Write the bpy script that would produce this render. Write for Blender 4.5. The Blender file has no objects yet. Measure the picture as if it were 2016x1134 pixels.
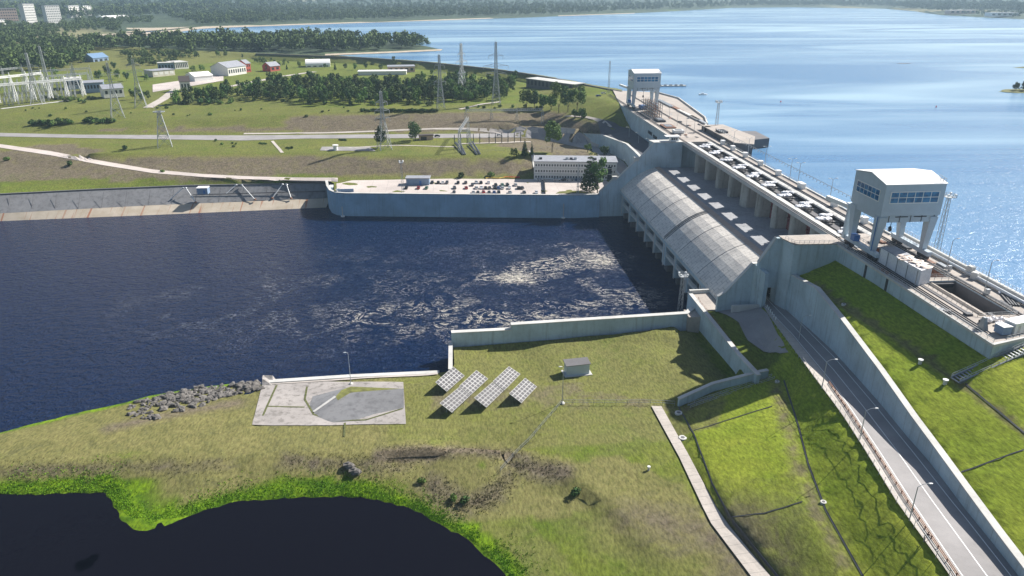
import bpy, bmesh, math, random
from math import radians, sin, cos, pi
import numpy as np
from mathutils import Vector, Matrix
from mathutils.bvhtree import BVHTree
from mathutils.geometry import delaunay_2d_cdt
random.seed(7); rng = np.random.default_rng(7)
S = bpy.context.scene; C = S.collection
# ------------------------------------------------------------ camera, sky, sun, exposure
FPX = 1430.0; H = 120.0
PIT = math.atan((567 + 22) / FPX)
YAW = math.atan((1008 - 870) / (FPX * cos(PIT) + 589 * sin(PIT)))
cam = bpy.data.objects.new('camera', bpy.data.cameras.new('camera')); C.objects.link(cam)
cam.data.sensor_width = 36; cam.data.lens = FPX / 2016 * 36
cam.location = (0, 0, H); cam.rotation_euler = (pi / 2 - PIT, 0, -YAW)
cam.data.clip_start = 1; cam.data.clip_end = 40000; S.camera = cam
SUN = Vector((1.1, .55, 1.0)).normalized()
w = bpy.data.worlds.new('World'); S.world = w; w.use_nodes = True
nt = w.node_tree; nt.nodes.clear()
sky = nt.nodes.new('ShaderNodeTexSky'); sky.sky_type = 'NISHITA'; sky.sun_disc = False
sky.sun_elevation = math.asin(SUN.z); sky.sun_rotation = math.atan2(SUN.x, SUN.y)
sky.air_density = 1.0; sky.dust_density = 1.2; sky.altitude = 100
bg = nt.nodes.new('ShaderNodeBackground'); bg.inputs[1].default_value = .06
wo = nt.nodes.new('ShaderNodeOutputWorld')
nt.links.new(sky.outputs[0], bg.inputs[0]); nt.links.new(bg.outputs[0], wo.inputs[0])
sl = bpy.data.lights.new('sun', 'SUN'); sl.energy = 5.0; sl.angle = radians(.5); sl.color = (1, .955, .89)
so = bpy.data.objects.new('sun', sl); C.objects.link(so); so.rotation_euler = SUN.to_track_quat('Z', 'Y').to_euler()
so.location = (200, 100, 300)
S.view_settings.view_transform = 'Standard'; S.view_settings.look = 'None'
S.view_settings.exposure = 0.76; S.view_settings.gamma = 1

# pixel of the photograph + known height -> place on the ground (for laying out the site plan)
_fw = Vector((sin(YAW) * cos(PIT), cos(YAW) * cos(PIT), -sin(PIT))); _r = Vector((cos(YAW), -sin(YAW), 0)); _u = _r.cross(_fw)
def ray(px, py): return _r * ((px - 1008) / FPX) - _u * ((py - 567) / FPX) + _fw
def at(px, py, z):
    d = ray(px, py); return d * ((z - H) / d.z) + Vector((0, 0, H))
def L(*a):
    return [at(a[i], a[i + 1], a[i + 2]) for i in range(0, len(a), 3)]
def Lz(z, *a): return [at(a[i], a[i + 1], z) for i in range(0, len(a), 2)]
def V(*a): return [Vector(p) for p in a]

def RZ(y): return float(np.interp(y, [60, 90, 110, 130, 150, 170, 188, 206, 225, 240], [24.4, 24.1, 23.8, 23.3, 22.4, 21.0, 19.7, 18.5, 17.5, 17.2]))  # height of the sunken road along the dam axis
def rp(*a):
    out = []
    for i in range(0, len(a), 2):
        z = 20.0
        for _ in range(14): q = at(a[i], a[i + 1], z); z = RZ(q.y)
        out.append(Vector((q.x, q.y, z)))
    return out
def proj(p):
    v = Vector(p) - Vector((0, 0, H)); zc = v.dot(_fw); return 1008 + FPX * v.dot(_r) / zc, 567 - FPX * v.dot(_u) / zc
def ztop(x, y, poly, z0=5, z1=45):
    best = (1e9, z0)
    for k in range(int((z1 - z0) * 10)):
        z = z0 + k * .1; px, py = proj((x, y, z))
        for (xa, ya), (xb, yb) in zip(poly, poly[1:]):
            if xa <= px <= xb: d = abs(ya + (yb - ya) * (px - xa) / (xb - xa) - py); best = min(best, (d, z))
    return best[1]
# ------------------------------------------------------------ materials
MATS = {}
def nn(t, k, **kw):
    n = t.nodes.new(k)
    for a, b in kw.items():
        if a in n.inputs: n.inputs[a].default_value = b
        else: setattr(n, a, b)
    return n
def noise(t, vec, scale, detail=4, rough=.6, dist=0.0):
    n = t.nodes.new('ShaderNodeTexNoise'); n.inputs['Scale'].default_value = scale; n.inputs['Detail'].default_value = detail
    n.inputs['Roughness'].default_value = rough; n.inputs['Distortion'].default_value = dist
    t.links.new(vec, n.inputs['Vector']); return n.outputs['Fac']
def ramp(t, fac, stops):
    n = t.nodes.new('ShaderNodeValToRGB'); e = n.color_ramp.elements
    while len(e) < len(stops): e.new(.5)
    for i, (p, c) in enumerate(stops):
        e[i].position = p; e[i].color = (c, c, c, 1) if isinstance(c, (int, float)) else (*c, 1)
    t.links.new(fac, n.inputs[0]); return n.outputs[0]
def mixc(t, fac, a, b, mode='MIX'):
    n = t.nodes.new('ShaderNodeMix'); n.data_type = 'RGBA'; n.blend_type = mode
    for s, v in ((0, fac), (6, a), (7, b)):
        if isinstance(v, (int, float)): n.inputs[s].default_value = v
        elif isinstance(v, tuple): n.inputs[s].default_value = (*v, 1)
        else: t.links.new(v, n.inputs[s])
    return n.outputs[2]
def mth(t, op, a, b=0.0, clamp=False):
    n = t.nodes.new('ShaderNodeMath'); n.operation = op; n.use_clamp = clamp
    for s, v in ((0, a), (1, b)):
        if isinstance(v, (int, float)): n.inputs[s].default_value = v
        else: t.links.new(v, n.inputs[s])
    return n.outputs[0]
def coords(t, scale=(1, 1, 1), kind='pos', rz=0):
    if kind == 'pos': o = t.nodes.new('ShaderNodeNewGeometry').outputs['Position']
    else: o = t.nodes.new('ShaderNodeTexCoord').outputs['Object']
    m = t.nodes.new('ShaderNodeMapping'); m.inputs['Scale'].default_value = scale; m.inputs['Rotation'].default_value = (0, 0, rz)
    t.links.new(o, m.inputs[0]); return m.outputs[0]
def newmat(name):
    m = bpy.data.materials.new(name); m.use_nodes = True; t = m.node_tree
    p = t.nodes['Principled BSDF']; MATS[name] = m; return m, t, p
def bump(t, p, h, strength=.5, dist=.1):
    b = t.nodes.new('ShaderNodeBump'); b.inputs['Strength'].default_value = strength; b.inputs['Distance'].default_value = dist
    t.links.new(h, b.inputs['Height']); t.links.new(b.outputs[0], p.inputs['Normal']); return b
def plain(name, col, rough=.6, metal=0, var=.15, scale=1.5):
    m, t, p = newmat(name); c = coords(t)
    f = noise(t, c, scale, 3); a = tuple(x * (1 - var) for x in col); b = tuple(min(1, x * (1 + var)) for x in col)
    t.links.new(mixc(t, ramp(t, f, [(.3, 0), (.7, 1)]), a, b), p.inputs['Base Color'])
    p.inputs['Roughness'].default_value = rough; p.inputs['Metallic'].default_value = metal; return m
def concrete(name, col, dark=(.12, .12, .11), stain=.5, joints=0, rough=.85, streak=.35, sc=1.0, jdir='y'):
    m, t, p = newmat(name); c = coords(t)
    f1 = noise(t, c, .08 * sc, 5, .65, .3); f2 = noise(t, c, .9 * sc, 6, .7)
    fs = noise(t, coords(t, (1, 1, .07)), .9 * sc, 4, .6)
    base = mixc(t, ramp(t, f1, [(.35, 0), (.65, 1)]), tuple(x * .84 for x in col), tuple(min(.85, x * 1.12) for x in col))
    base = mixc(t, mth(t, 'MULTIPLY', ramp(t, f2, [(.5, 0), (.72, 1)]), stain * .6), base, dark)
    base = mixc(t, mth(t, 'MULTIPLY', ramp(t, fs, [(.52, 0), (.7, 1)]), streak), base, dark)
    if joints:
        sp = t.nodes.new('ShaderNodeSeparateXYZ'); t.links.new(c, sp.inputs[0])
        for ax in jdir:
            v = mth(t, 'FRACT', mth(t, 'DIVIDE', sp.outputs['xyz'.index(ax)], joints))
            j = mth(t, 'LESS_THAN', v, .12 / joints)
            base = mixc(t, mth(t, 'MULTIPLY', j, .55), base, dark)
    t.links.new(base, p.inputs['Base Color']); p.inputs['Roughness'].default_value = rough
    bump(t, p, f2, .3, .15); return m
concrete('conc_wall', (.44, .54, .59), stain=.25, joints=12.5, streak=.30)
concrete('conc_quay', (.30, .45, .58), stain=.15, streak=.2)
concrete('conc_deck', (.42, .37, .325), stain=.6, streak=.1, sc=1.3)
concrete('conc_light', (.56, .55, .52), stain=.25, streak=.1)
concrete('conc_pier', (.47, .45, .40), stain=.5, streak=.7, dark=(.13, .11, .08))
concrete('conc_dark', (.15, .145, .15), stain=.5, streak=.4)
concrete('conc_apron', (.34, .345, .36), dark=(.05, .05, .06), stain=.8, streak=.0, joints=16.7)
concrete('conc_lot', (.54, .475, .435), stain=.18, streak=0, sc=.5, joints=9, jdir='xy')
concrete('conc_ramp', (.36, .33, .31), dark=(.07, .065, .05), stain=1.3, streak=0, sc=.55)
plain('moss', (.10, .11, .035), .9, var=.5); plain('turf', (.135, .14, .035), .95, var=.35, scale=.6)
concrete('asphalt', (.085, .088, .10), stain=.2, streak=0)
concrete('asphalt_light', (.30, .285, .28), stain=.15, streak=0)
concrete('path_conc', (.50, .45, .40), stain=.5, streak=0, joints=3)
plain('white_paint', (.78, .78, .76), .5, var=.05)
plain('crane_paint', (.46, .54, .60), .45, var=.05, scale=.5)
plain('roof_white', (.9, .88, .86), .4, var=.03)
plain('steel_grey', (.30, .32, .34), .45, .5)
plain('steel_light', (.50, .52, .54), .4, .4)
plain('galv', (.42, .44, .45), .5, .3)
plain('steel_dark', (.045, .047, .055), .5, .2)
plain('rail_dark', (.03, .03, .035), .5, .4)
plain('gate_red', (.24, .075, .07), .7, var=.4)
plain('gate_dark', (.09, .03, .035), .7, var=.5)
plain('black_void', (.012, .013, .018), .8)
plain('rust', (.22, .11, .07), .8, var=.5)
plain('blue_paint', (.05, .16, .42), .5)
plain('tarp', (.62, .52, .45), .6, var=.25)
plain('white_bag', (.74, .74, .76), .6, var=.1)
plain('yellow_paint', (.55, .38, .05), .5, var=.3)
plain('tyre', (.02, .02, .02), .8)
plain('brick_red', (.45, .09, .06), .8)
plain('roof_brown', (.07, .055, .05), .7)
plain('roof_grey', (.30, .31, .34), .6, scale=.6)
plain('roof_blue', (.16, .26, .40), .5)
plain('wall_white', (.72, .70, .66), .8, var=.08)
plain('wall_cream', (.60, .55, .46), .8, var=.12, scale=.2)
plain('wall_pink', (.60, .42, .34), .8, var=.1)
plain('wall_blue', (.22, .30, .42), .8, var=.1)
plain('bark', (.10, .08, .06), .9)
plain('rock', (.13, .12, .11), .9, var=.5, scale=.8)
plain('solar_frame', (.36, .36, .36), .6)
plain('sand', (.45, .38, .28), .9, var=.2, scale=.1)
plain('buoy_red', (.6, .04, .03), .4)
plain('skin', (.45, .28, .2), .6); plain('cloth_dark', (.06, .02, .03), .8); plain('cloth_light', (.35, .36, .4), .8); plain('hair', (.03, .02, .015), .8)
m, t, p = newmat('solar_cell'); c = coords(t)
t.links.new(mixc(t, noise(t, c, 3, 2), (.022, .022, .03), (.04, .038, .046)), p.inputs['Base Color']); p.inputs['Roughness'].default_value = .55; p.inputs['Specular IOR Level'].default_value = .25
m, t, p = newmat('glass_blue'); c = coords(t)
t.links.new(mixc(t, ramp(t, noise(t, c, .5, 2), [(.4, 0), (.6, 1)]), (.02, .10, .22), (.05, .22, .42)), p.inputs['Base Color']); p.inputs['Roughness'].default_value = .08
m, t, p = newmat('glass_dark'); p.inputs['Base Color'].default_value = (.03, .04, .05, 1); p.inputs['Roughness'].default_value = .1
def carpaint(n, c):
    m, t, p = newmat(n); p.inputs['Base Color'].default_value = (*c, 1); p.inputs['Roughness'].default_value = .3; p.inputs['Metallic'].default_value = .3
for n, c in dict(car_black=(.015, .015, .018), car_grey=(.10, .10, .11), car_silver=(.5, .52, .54), car_white=(.75, .75, .76), car_red=(.35, .03, .03), car_blue=(.04, .09, .25), car_green=(.10, .22, .16)).items(): carpaint(n, c)
# roof of the machine hall: weathered slabs with courses
m, t, p = newmat('hall_roof'); c = coords(t); sp = t.nodes.new('ShaderNodeSeparateXYZ'); t.links.new(c, sp.inputs[0])
f1 = noise(t, c, .12, 5, .6); f2 = noise(t, coords(t, (.12, 1.6, .12)), .5, 5, .7); f3 = noise(t, c, 1.2, 5, .7)
base = mixc(t, ramp(t, f1, [(.35, 0), (.65, 1)]), (.60, .56, .51), (.76, .71, .64))
base = mixc(t, mth(t, 'MULTIPLY', ramp(t, f2, [(.52, 0), (.68, 1)]), .5), base, (.17, .165, .17))
base = mixc(t, mth(t, 'MULTIPLY', ramp(t, f3, [(.55, 0), (.7, 1)]), .3), base, (.2, .18, .16))
jy = mth(t, 'LESS_THAN', mth(t, 'FRACT', mth(t, 'DIVIDE', sp.outputs[1], 2.1)), .07)
row = mth(t, 'FLOOR', mth(t, 'DIVIDE', sp.outputs[1], 2.1))
jx = mth(t, 'LESS_THAN', mth(t, 'FRACT', mth(t, 'ADD', mth(t, 'DIVIDE', sp.outputs[0], 2.9), mth(t, 'MULTIPLY', row, .37))), .05)
base = mixc(t, mth(t, 'MULTIPLY', mth(t, 'MAXIMUM', jy, jx), .5), base, (.10, .10, .10))
t.links.new(base, p.inputs['Base Color']); p.inputs['Roughness'].default_value = .75; bump(t, p, f3, .3, .1)
# grass with lush / dry / bare weights painted per vertex (ground cover; on the north slopes also painted shade)
def grassmat(name, far=False):
    m, t, p = newmat(name); c = coords(t)
    at_ = t.nodes.new('ShaderNodeAttribute'); at_.attribute_name = 'cover'
    sp = t.nodes.new('ShaderNodeSeparateColor'); t.links.new(at_.outputs['Color'], sp.inputs[0])
    n1 = noise(t, c, .035, 5, .6, .4); n2 = noise(t, c, .5, 6, .75); n3 = noise(t, coords(t, (1, .35, 1), rz=.5), 1.6, 4, .7); n4 = noise(t, c, .16, 5, .7, .5)
    mid = mixc(t, ramp(t, n1, [(.35, 0), (.65, 1)]), (.085, .13, .018), (.15, .175, .030))
    mid = mixc(t, mth(t, 'MULTIPLY', ramp(t, n4, [(.5, 0), (.72, 1)]), .55), mid, (.06, .105, .012))
    dry = mixc(t, ramp(t, n4, [(.3, 0), (.7, 1)]), (.23, .205, .085), (.14, .145, .045))
    dry = mixc(t, mth(t, 'MULTIPLY', ramp(t, n2, [(.45, 0), (.7, 1)]), .5), dry, (.11, .12, .045))
    lush = mixc(t, ramp(t, n4, [(.35, 0), (.62, 1)]), (.045, .11, .008), (.17, .27, .012))
    lush = mixc(t, mth(t, 'MULTIPLY', ramp(t, n2, [(.5, 0), (.75, 1)]), .7), lush, (.03, .075, .008))
    bare = mixc(t, ramp(t, n2, [(.3, 0), (.7, 1)]), (.10, .08, .055), (.22, .185, .13))
    jit = mth(t, 'MULTIPLY', mth(t, 'SUBTRACT', n4, .5), 1.1)
    def wgt(i):
        v = sp.outputs[i]
        return ramp(t, mth(t, 'ADD', v, mth(t, 'MULTIPLY', jit, mth(t, 'MINIMUM', mth(t, 'MULTIPLY', v, 4), 1))), [(.25, 0), (.75, 1)])
    mown = mixc(t, ramp(t, n1, [(.35, 0), (.65, 1)]), (.185, .255, .022), (.275, .31, .038))
    mown = mixc(t, mth(t, 'MULTIPLY', ramp(t, n2, [(.5, 0), (.75, 1)]), .5), mown, (.08, .12, .015))
    mid = mixc(t, at_.outputs['Alpha'], mid, mown)
    col = mixc(t, wgt(1), mid, dry); col = mixc(t, wgt(0), col, lush); col = mixc(t, wgt(2), col, bare)
    fine = ramp(t, n3, [(.35, .62), (.65, 1.3)])
    col = mixc(t, 1.0, col, fine, 'MULTIPLY')
    t.links.new(col, p.inputs['Base Color']); p.inputs['Roughness'].default_value = .95; p.inputs['Specular IOR Level'].default_value = .1
    h = mth(t, 'ADD', mth(t, 'MULTIPLY', n2, 1.0), mth(t, 'MULTIPLY', n3, .5)); bump(t, p, h, .55, .22 if not far else .8); return m
grassmat('grass'); grassmat('grass_far', True)
m, t, p = newmat('far_land'); c = coords(t)
n1 = noise(t, c, .006, 5, .6); n2 = noise(t, c, .05, 5, .7); fl = noise(t, coords(t, (1, .4, 1)), .0012, 2, .5)
col = mixc(t, ramp(t, n2, [(.35, 0), (.65, 1)]), (.022, .045, .020), (.055, .085, .035))
col = mixc(t, ramp(t, fl, [(.60, 0), (.63, 1)]), col, (.22, .21, .10)); col = mixc(t, ramp(t, n1, [(.62, 0), (.68, 1)]), col, (.09, .14, .04))
t.links.new(col, p.inputs['Base Color']); p.inputs['Roughness'].default_value = 1; bump(t, p, n2, 1, 6)
def leafmat(name, a, b, dark):
    m, t, p = newmat(name); oi = t.nodes.new('ShaderNodeObjectInfo'); c = coords(t)
    f = noise(t, c, .45, 3, .6); col = mixc(t, ramp(t, f, [(.35, 0), (.65, 1)]), a, b)
    at_ = t.nodes.new('ShaderNodeAttribute'); at_.attribute_name = 'leaf'
    col = mixc(t, ramp(t, at_.outputs['Fac'], [(0, 0), (1, 1)]), col, dark)
    hs = t.nodes.new('ShaderNodeHueSaturation'); t.links.new(col, hs.inputs['Color'])
    t.links.new(mth(t, 'ADD', mth(t, 'MULTIPLY', oi.outputs['Random'], .7), .65), hs.inputs['Value'])
    t.links.new(mth(t, 'ADD', mth(t, 'MULTIPLY', oi.outputs['Random'], .03), .485), hs.inputs['Hue'])
    t.links.new(hs.outputs[0], p.inputs['Base Color']); p.inputs['Roughness'].default_value = .8; p.inputs['Specular IOR Level'].default_value = .2
leafmat('leaf_green', (.09, .165, .035), (.17, .25, .055), (.06, .11, .03))
leafmat('leaf_dark', (.042, .088, .026), (.08, .14, .04), (.03, .06, .02))
leafmat('leaf_pale', (.09, .13, .05), (.16, .20, .07), (.06, .09, .03))
# water
def watermat(name, body, s1, s2, bd, rough, foam=None, streak=False):
    m, t, p = newmat(name); c = coords(t)
    p.inputs['Specular IOR Level'].default_value = .5 if streak else (.2 if foam else .15)
    p.inputs['IOR'].default_value = 1.33; p.inputs['Roughness'].default_value = rough
    h = mth(t, 'ADD', noise(t, coords(t, (1, 1.5, 1), rz=.3), s1, 5, .6, .8), mth(t, 'MULTIPLY', noise(t, c, s2, 4, .6, .5), .5))
    b = bump(t, p, h, 1, bd)
    base = body
    if streak:
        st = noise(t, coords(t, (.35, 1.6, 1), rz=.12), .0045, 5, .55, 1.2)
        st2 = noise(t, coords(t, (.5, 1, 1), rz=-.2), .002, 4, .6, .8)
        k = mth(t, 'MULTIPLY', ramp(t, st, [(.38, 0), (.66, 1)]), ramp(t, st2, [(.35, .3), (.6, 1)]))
        base = mixc(t, k, body, (.38, .56, .68))  # pale sky sheen of the wind slicks, mixed into the base colour
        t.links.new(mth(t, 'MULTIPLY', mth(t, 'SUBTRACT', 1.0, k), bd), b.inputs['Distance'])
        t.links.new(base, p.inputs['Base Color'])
    elif foam:
        sp = t.nodes.new('ShaderNodeSeparateXYZ'); t.links.new(coords(t), sp.inputs[0]); tot = None
        for (x, y, rx, ry, amp) in foam:
            dx = mth(t, 'POWER', mth(t, 'DIVIDE', mth(t, 'SUBTRACT', sp.outputs[0], x), rx), 2); dx.node.inputs[0]
            dy = mth(t, 'POWER', mth(t, 'ABSOLUTE', mth(t, 'DIVIDE', mth(t, 'SUBTRACT', sp.outputs[1], y), ry)), 2)
            dxx = mth(t, 'POWER', mth(t, 'ABSOLUTE', mth(t, 'DIVIDE', mth(t, 'SUBTRACT', sp.outputs[0], x), rx)), 2)
            g = mth(t, 'MULTIPLY', mth(t, 'SUBTRACT', 1.0, mth(t, 'ADD', dxx, dy), True), amp)
            tot = g if tot is None else mth(t, 'MAXIMUM', tot, g)
        a = noise(t, coords(t, (1, 1.5, 1), rz=.25), .10, 6, .62, 2.6)
        rid = mth(t, 'ABSOLUTE', mth(t, 'SUBTRACT', a, .5))
        thin = ramp(t, rid, [(.0, 1), (.05, 0)])
        bl = noise(t, coords(t, (1, 1.6, 1)), .42, 6, .75, 1.2)
        brk = ramp(t, bl, [(.38, 0), (.55, 1)])
        lum = ramp(t, noise(t, c, .045, 3, .6, 1.2), [(.45, 0), (.6, 1)])
        lines = mth(t, 'MULTIPLY', mth(t, 'MULTIPLY', thin, brk), mth(t, 'MULTIPLY', tot, 2.3), True)
        lines = mth(t, 'MULTIPLY', lines, mth(t, 'ADD', mth(t, 'MULTIPLY', lum, .85), .12))
        core = mth(t, 'MULTIPLY', ramp(t, mth(t, 'ADD', mth(t, 'MULTIPLY', tot, .42), bl), [(.86, 0), (1.02, 1)]), .9)
        fm = mth(t, 'MAXIMUM', lines, core)
        t.links.new(mixc(t, fm, body, (.60, .555, .47)), p.inputs['Base Color'])
        t.links.new(mth(t, 'ADD', mth(t, 'MULTIPLY', fm, .7), rough, True), p.inputs['Roughness'])
    else: p.inputs['Base Color'].default_value = (*body, 1)
watermat('water_river', (.002, .016, .060), .22, .8, 2.6, .10, foam=[(28, 302, 20, 15, 1.15), (52, 322, 40, 30, .75), (70, 322, 20, 28, 1.05), (45, 248, 48, 17, 1.1), (10, 262, 44, 30, .62), (-25, 262, 30, 24, .6), (25, 290, 80, 70, .2), (-60, 290, 90, 70, .16), (60, 275, 40, 30, .5)])
watermat('water_pond', (.005, .005, .009), .12, .5, .05, .06)
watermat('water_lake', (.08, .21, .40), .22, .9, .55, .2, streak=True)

# ------------------------------------------------------------ mesh helpers
class MB:
    def __init__(s): s.v = []; s.f = []; s.mi = []; s.cur = 0; s.starts = []
    def add(s, vs, fs):
        o = len(s.v); s.starts.append((o, len(s.f))); s.v += [tuple(v) for v in vs]; s.f += [tuple(i + o for i in f) for f in fs]; s.mi += [s.cur] * len(fs); return s
    def box(s, x0, x1, y0, y1, z0, z1):
        return s.add([(x0, y0, z0), (x1, y0, z0), (x1, y1, z0), (x0, y1, z0), (x0, y0, z1), (x1, y0, z1), (x1, y1, z1), (x0, y1, z1)],
                     [(3, 2, 1, 0), (4, 5, 6, 7), (0, 1, 5, 4), (1, 2, 6, 5), (2, 3, 7, 6), (3, 0, 4, 7)])
    def prism(s, poly, z0, z1):
        n = len(poly); zb = z0 if hasattr(z0, '__len__') else [z0] * n; zt = z1 if hasattr(z1, '__len__') else [z1] * n
        vs = [(p[0], p[1], zb[i]) for i, p in enumerate(poly)] + [(p[0], p[1], zt[i]) for i, p in enumerate(poly)]
        return s.add(vs, [tuple(range(n - 1, -1, -1)), tuple(range(n, 2 * n))] + [(i, (i + 1) % n, n + (i + 1) % n, n + i) for i in range(n)])
    def profy(s, prof, y0, y1):  # closed xz profile extruded along y
        n = len(prof); vs = [(x, y0, z) for x, z in prof] + [(x, y1, z) for x, z in prof]
        return s.add(vs, [tuple(range(n)), tuple(range(2 * n - 1, n - 1, -1))] + [(i, n + i, n + (i + 1) % n, (i + 1) % n) for i in range(n)])
    def beam(s, p, q, w, h=None, up=(0, 0, 1)):
        h = h or w; p = Vector(p); q = Vector(q); d = (q - p)
        if d.length < 1e-6: return s
        d.normalize(); u = Vector(up)
        if abs(d.dot(u)) > .98: u = Vector((0, 1, 0))
        a = d.cross(u).normalized() * (w / 2); b = a.cross(d).normalized() * (h / 2)
        vs = [p - a - b, p + a - b, p + a + b, p - a + b, q - a - b, q + a - b, q + a + b, q - a + b]
        return s.add(vs, [(3, 2, 1, 0), (4, 5, 6, 7), (0, 1, 5, 4), (1, 2, 6, 5), (2, 3, 7, 6), (3, 0, 4, 7)])
    def taper(s, p, q, w0, d0, w1, d1):  # leg tapering, axis-aligned cross sections
        vs = []
        for (c, a, b) in ((p, w0 / 2, d0 / 2), (q, w1 / 2, d1 / 2)):
            vs += [(c[0] - a, c[1] - b, c[2]), (c[0] + a, c[1] - b, c[2]), (c[0] + a, c[1] + b, c[2]), (c[0] - a, c[1] + b, c[2])]
        return s.add(vs, [(3, 2, 1, 0), (4, 5, 6, 7), (0, 1, 5, 4), (1, 2, 6, 5), (2, 3, 7, 6), (3, 0, 4, 7)])
    def tube(s, p, q, r0, r1=None, n=8):
        r1 = r0 if r1 is None else r1; p = Vector(p); q = Vector(q); d = (q - p).normalized()
        u = Vector((0, 0, 1)) if abs(d.z) < .9 else Vector((1, 0, 0)); a = d.cross(u).normalized(); b = d.cross(a)
        vs = [c + (a * cos(2 * pi * i / n) + b * sin(2 * pi * i / n)) * r for c, r in ((p, r0), (q, r1)) for i in range(n)]
        return s.add(vs, [tuple(range(n)), tuple(range(2 * n - 1, n - 1, -1))] + [(i, n + i, n + (i + 1) % n, (i + 1) % n) for i in range(n)])
    def blob(s, c, r, seed=0, nu=8, nv=5, rough=.2):
        rr = random.Random(seed); vs = [(c[0], c[1], c[2] - r[2])]
        for j in range(1, nv):
            for i in range(nu):
                k = 1 + rr.uniform(-rough, rough); th = pi * j / nv; ph = 2 * pi * i / nu
                vs.append((c[0] + r[0] * k * sin(th) * cos(ph), c[1] + r[1] * k * sin(th) * sin(ph), c[2] - r[2] * k * cos(th)))
        vs.append((c[0], c[1], c[2] + r[2])); f = []
        for i in range(nu): f.append((0, 1 + (i + 1) % nu, 1 + i)); f.append((len(vs) - 1, 1 + (nv - 2) * nu + i, 1 + (nv - 2) * nu + (i + 1) % nu))
        for j in range(nv - 2):
            for i in range(nu): a = 1 + j * nu + i; b = 1 + j * nu + (i + 1) % nu; f.append((a, b, b + nu, a + nu))
        return s.add(vs, f)
    def sep(s, name, mats, parent=None, **kw):
        st = s.starts + [(len(s.v), len(s.f))]
        for (a, fa), (b, fb) in zip(st, st[1:]):
            p_ = MB(); p_.add(s.v[a:b], [tuple(i - a for i in f) for f in s.f[fa:fb]]); p_.build(name, mats, parent, **kw)
    def mesh(s, name, mats, smooth=False):
        me = bpy.data.meshes.new(name); me.from_pydata(s.v, [], s.f); me.update()
        bm = bmesh.new(); bm.from_mesh(me); bmesh.ops.recalc_face_normals(bm, faces=bm.faces); bm.to_mesh(me); bm.free()
        for m_ in ([mats] if isinstance(mats, str) else mats): me.materials.append(MATS[m_])
        if not isinstance(mats, str): me.polygons.foreach_set('material_index', s.mi)
        if smooth: me.polygons.foreach_set('use_smooth', [True] * len(me.polygons))
        return me
    def build(s, name, mats, parent=None, smooth=False, label=None, cat=None, group=None, kind=None):
        o = bpy.data.objects.new(name, s.mesh(name, mats, smooth)); C.objects.link(o)
        if parent is not None:
            o.parent = parent; o.matrix_parent_inverse = Matrix.Identity(4)
            if parent.get('_abs'): o.matrix_parent_inverse = Matrix.Translation(-parent.location)
        tag(o, label, cat, group, kind); return o
def tag(o, label=None, cat=None, group=None, kind=None):
    if label: o['label'] = label
    if cat: o['category'] = cat
    if group: o['group'] = group
    if kind: o['kind'] = kind
    return o
def thing(name, label, cat, loc=(0, 0, 0), rz=0, group=None, absolute=False):
    """Empty at a thing's base; absolute=True: its parts are written in world coordinates."""
    o = bpy.data.objects.new(name, None); C.objects.link(o); o.location = loc; o.rotation_euler = (0, 0, rz); o.empty_display_size = .5
    if absolute: o['_abs'] = 1
    return tag(o, label, cat, group)
def A(name, label, cat, loc, group=None): return thing(name, label, cat, loc, 0, group, True)
def dup(root, loc, rz=None, label=None, scale=None, mat=None):
    r = root.copy(); C.objects.link(r); r.location = loc
    if rz is not None: r.rotation_euler = (0, 0, rz)
    if scale is not None: r.scale = scale if hasattr(scale, '__len__') else (scale,) * 3
    if label: r['label'] = label
    def rec(src, dst):
        for ch in src.children:
            if ch == r or ch.get('_skip'): continue
            c_ = ch.copy(); C.objects.link(c_); c_.parent = dst; rec(ch, c_)
    rec(root, r); return r
def struct(mb, name, mat, smooth=False): return mb.build(name, mat, smooth=smooth, kind='structure')

# ------------------------------------------------------------ terrain
def inpoly(x, y, P):
    c_ = False; j = len(P) - 1
    for i in range(len(P)):
        xi, yi = P[i][0], P[i][1]; xj, yj = P[j][0], P[j][1]
        if (yi > y) != (yj > y) and x < (xj - xi) * (y - yi) / (yj - yi) + xi: c_ = not c_
        j = i
    return c_
def segd(x, y, P):
    best = 1e9
    for a, b in zip(P, P[1:]):
        dx, dy = b[0] - a[0], b[1] - a[1]; l2 = dx * dx + dy * dy or 1e-9
        t_ = max(0, min(1, ((x - a[0]) * dx + (y - a[1]) * dy) / l2)); best = min(best, math.hypot(x - a[0] - dx * t_, y - a[1] - dy * t_))
    return best
def cdt(lines, extra=()):
    vs = []; es = []
    for ln in lines:
        o = len(vs); vs += [Vector(p) for p in ln]; es += [(o + i, o + i + 1) for i in range(len(ln) - 1)]
    vs += [Vector(p) for p in extra]
    r = delaunay_2d_cdt([v.xy for v in vs], es, [], 0, 1e-4); out = []
    for i, co in enumerate(r[0]):
        src = [k for k in r[3][i] if k < len(vs)]
        if src: z = vs[src[0]].z
        else: z = None
        out.append([co.x, co.y, z])
    bad = [i for i, v in enumerate(out) if v[2] is None]
    for i in bad:
        es_ = [e[0] if e[1] == i else e[1] for e in r[1] if i in e]; zs = [out[k][2] for k in es_ if out[k][2] is not None]
        out[i][2] = sum(zs) / len(zs) if zs else 0
    return out, [tuple(f) for f in r[2]]
BVHS = []
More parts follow.
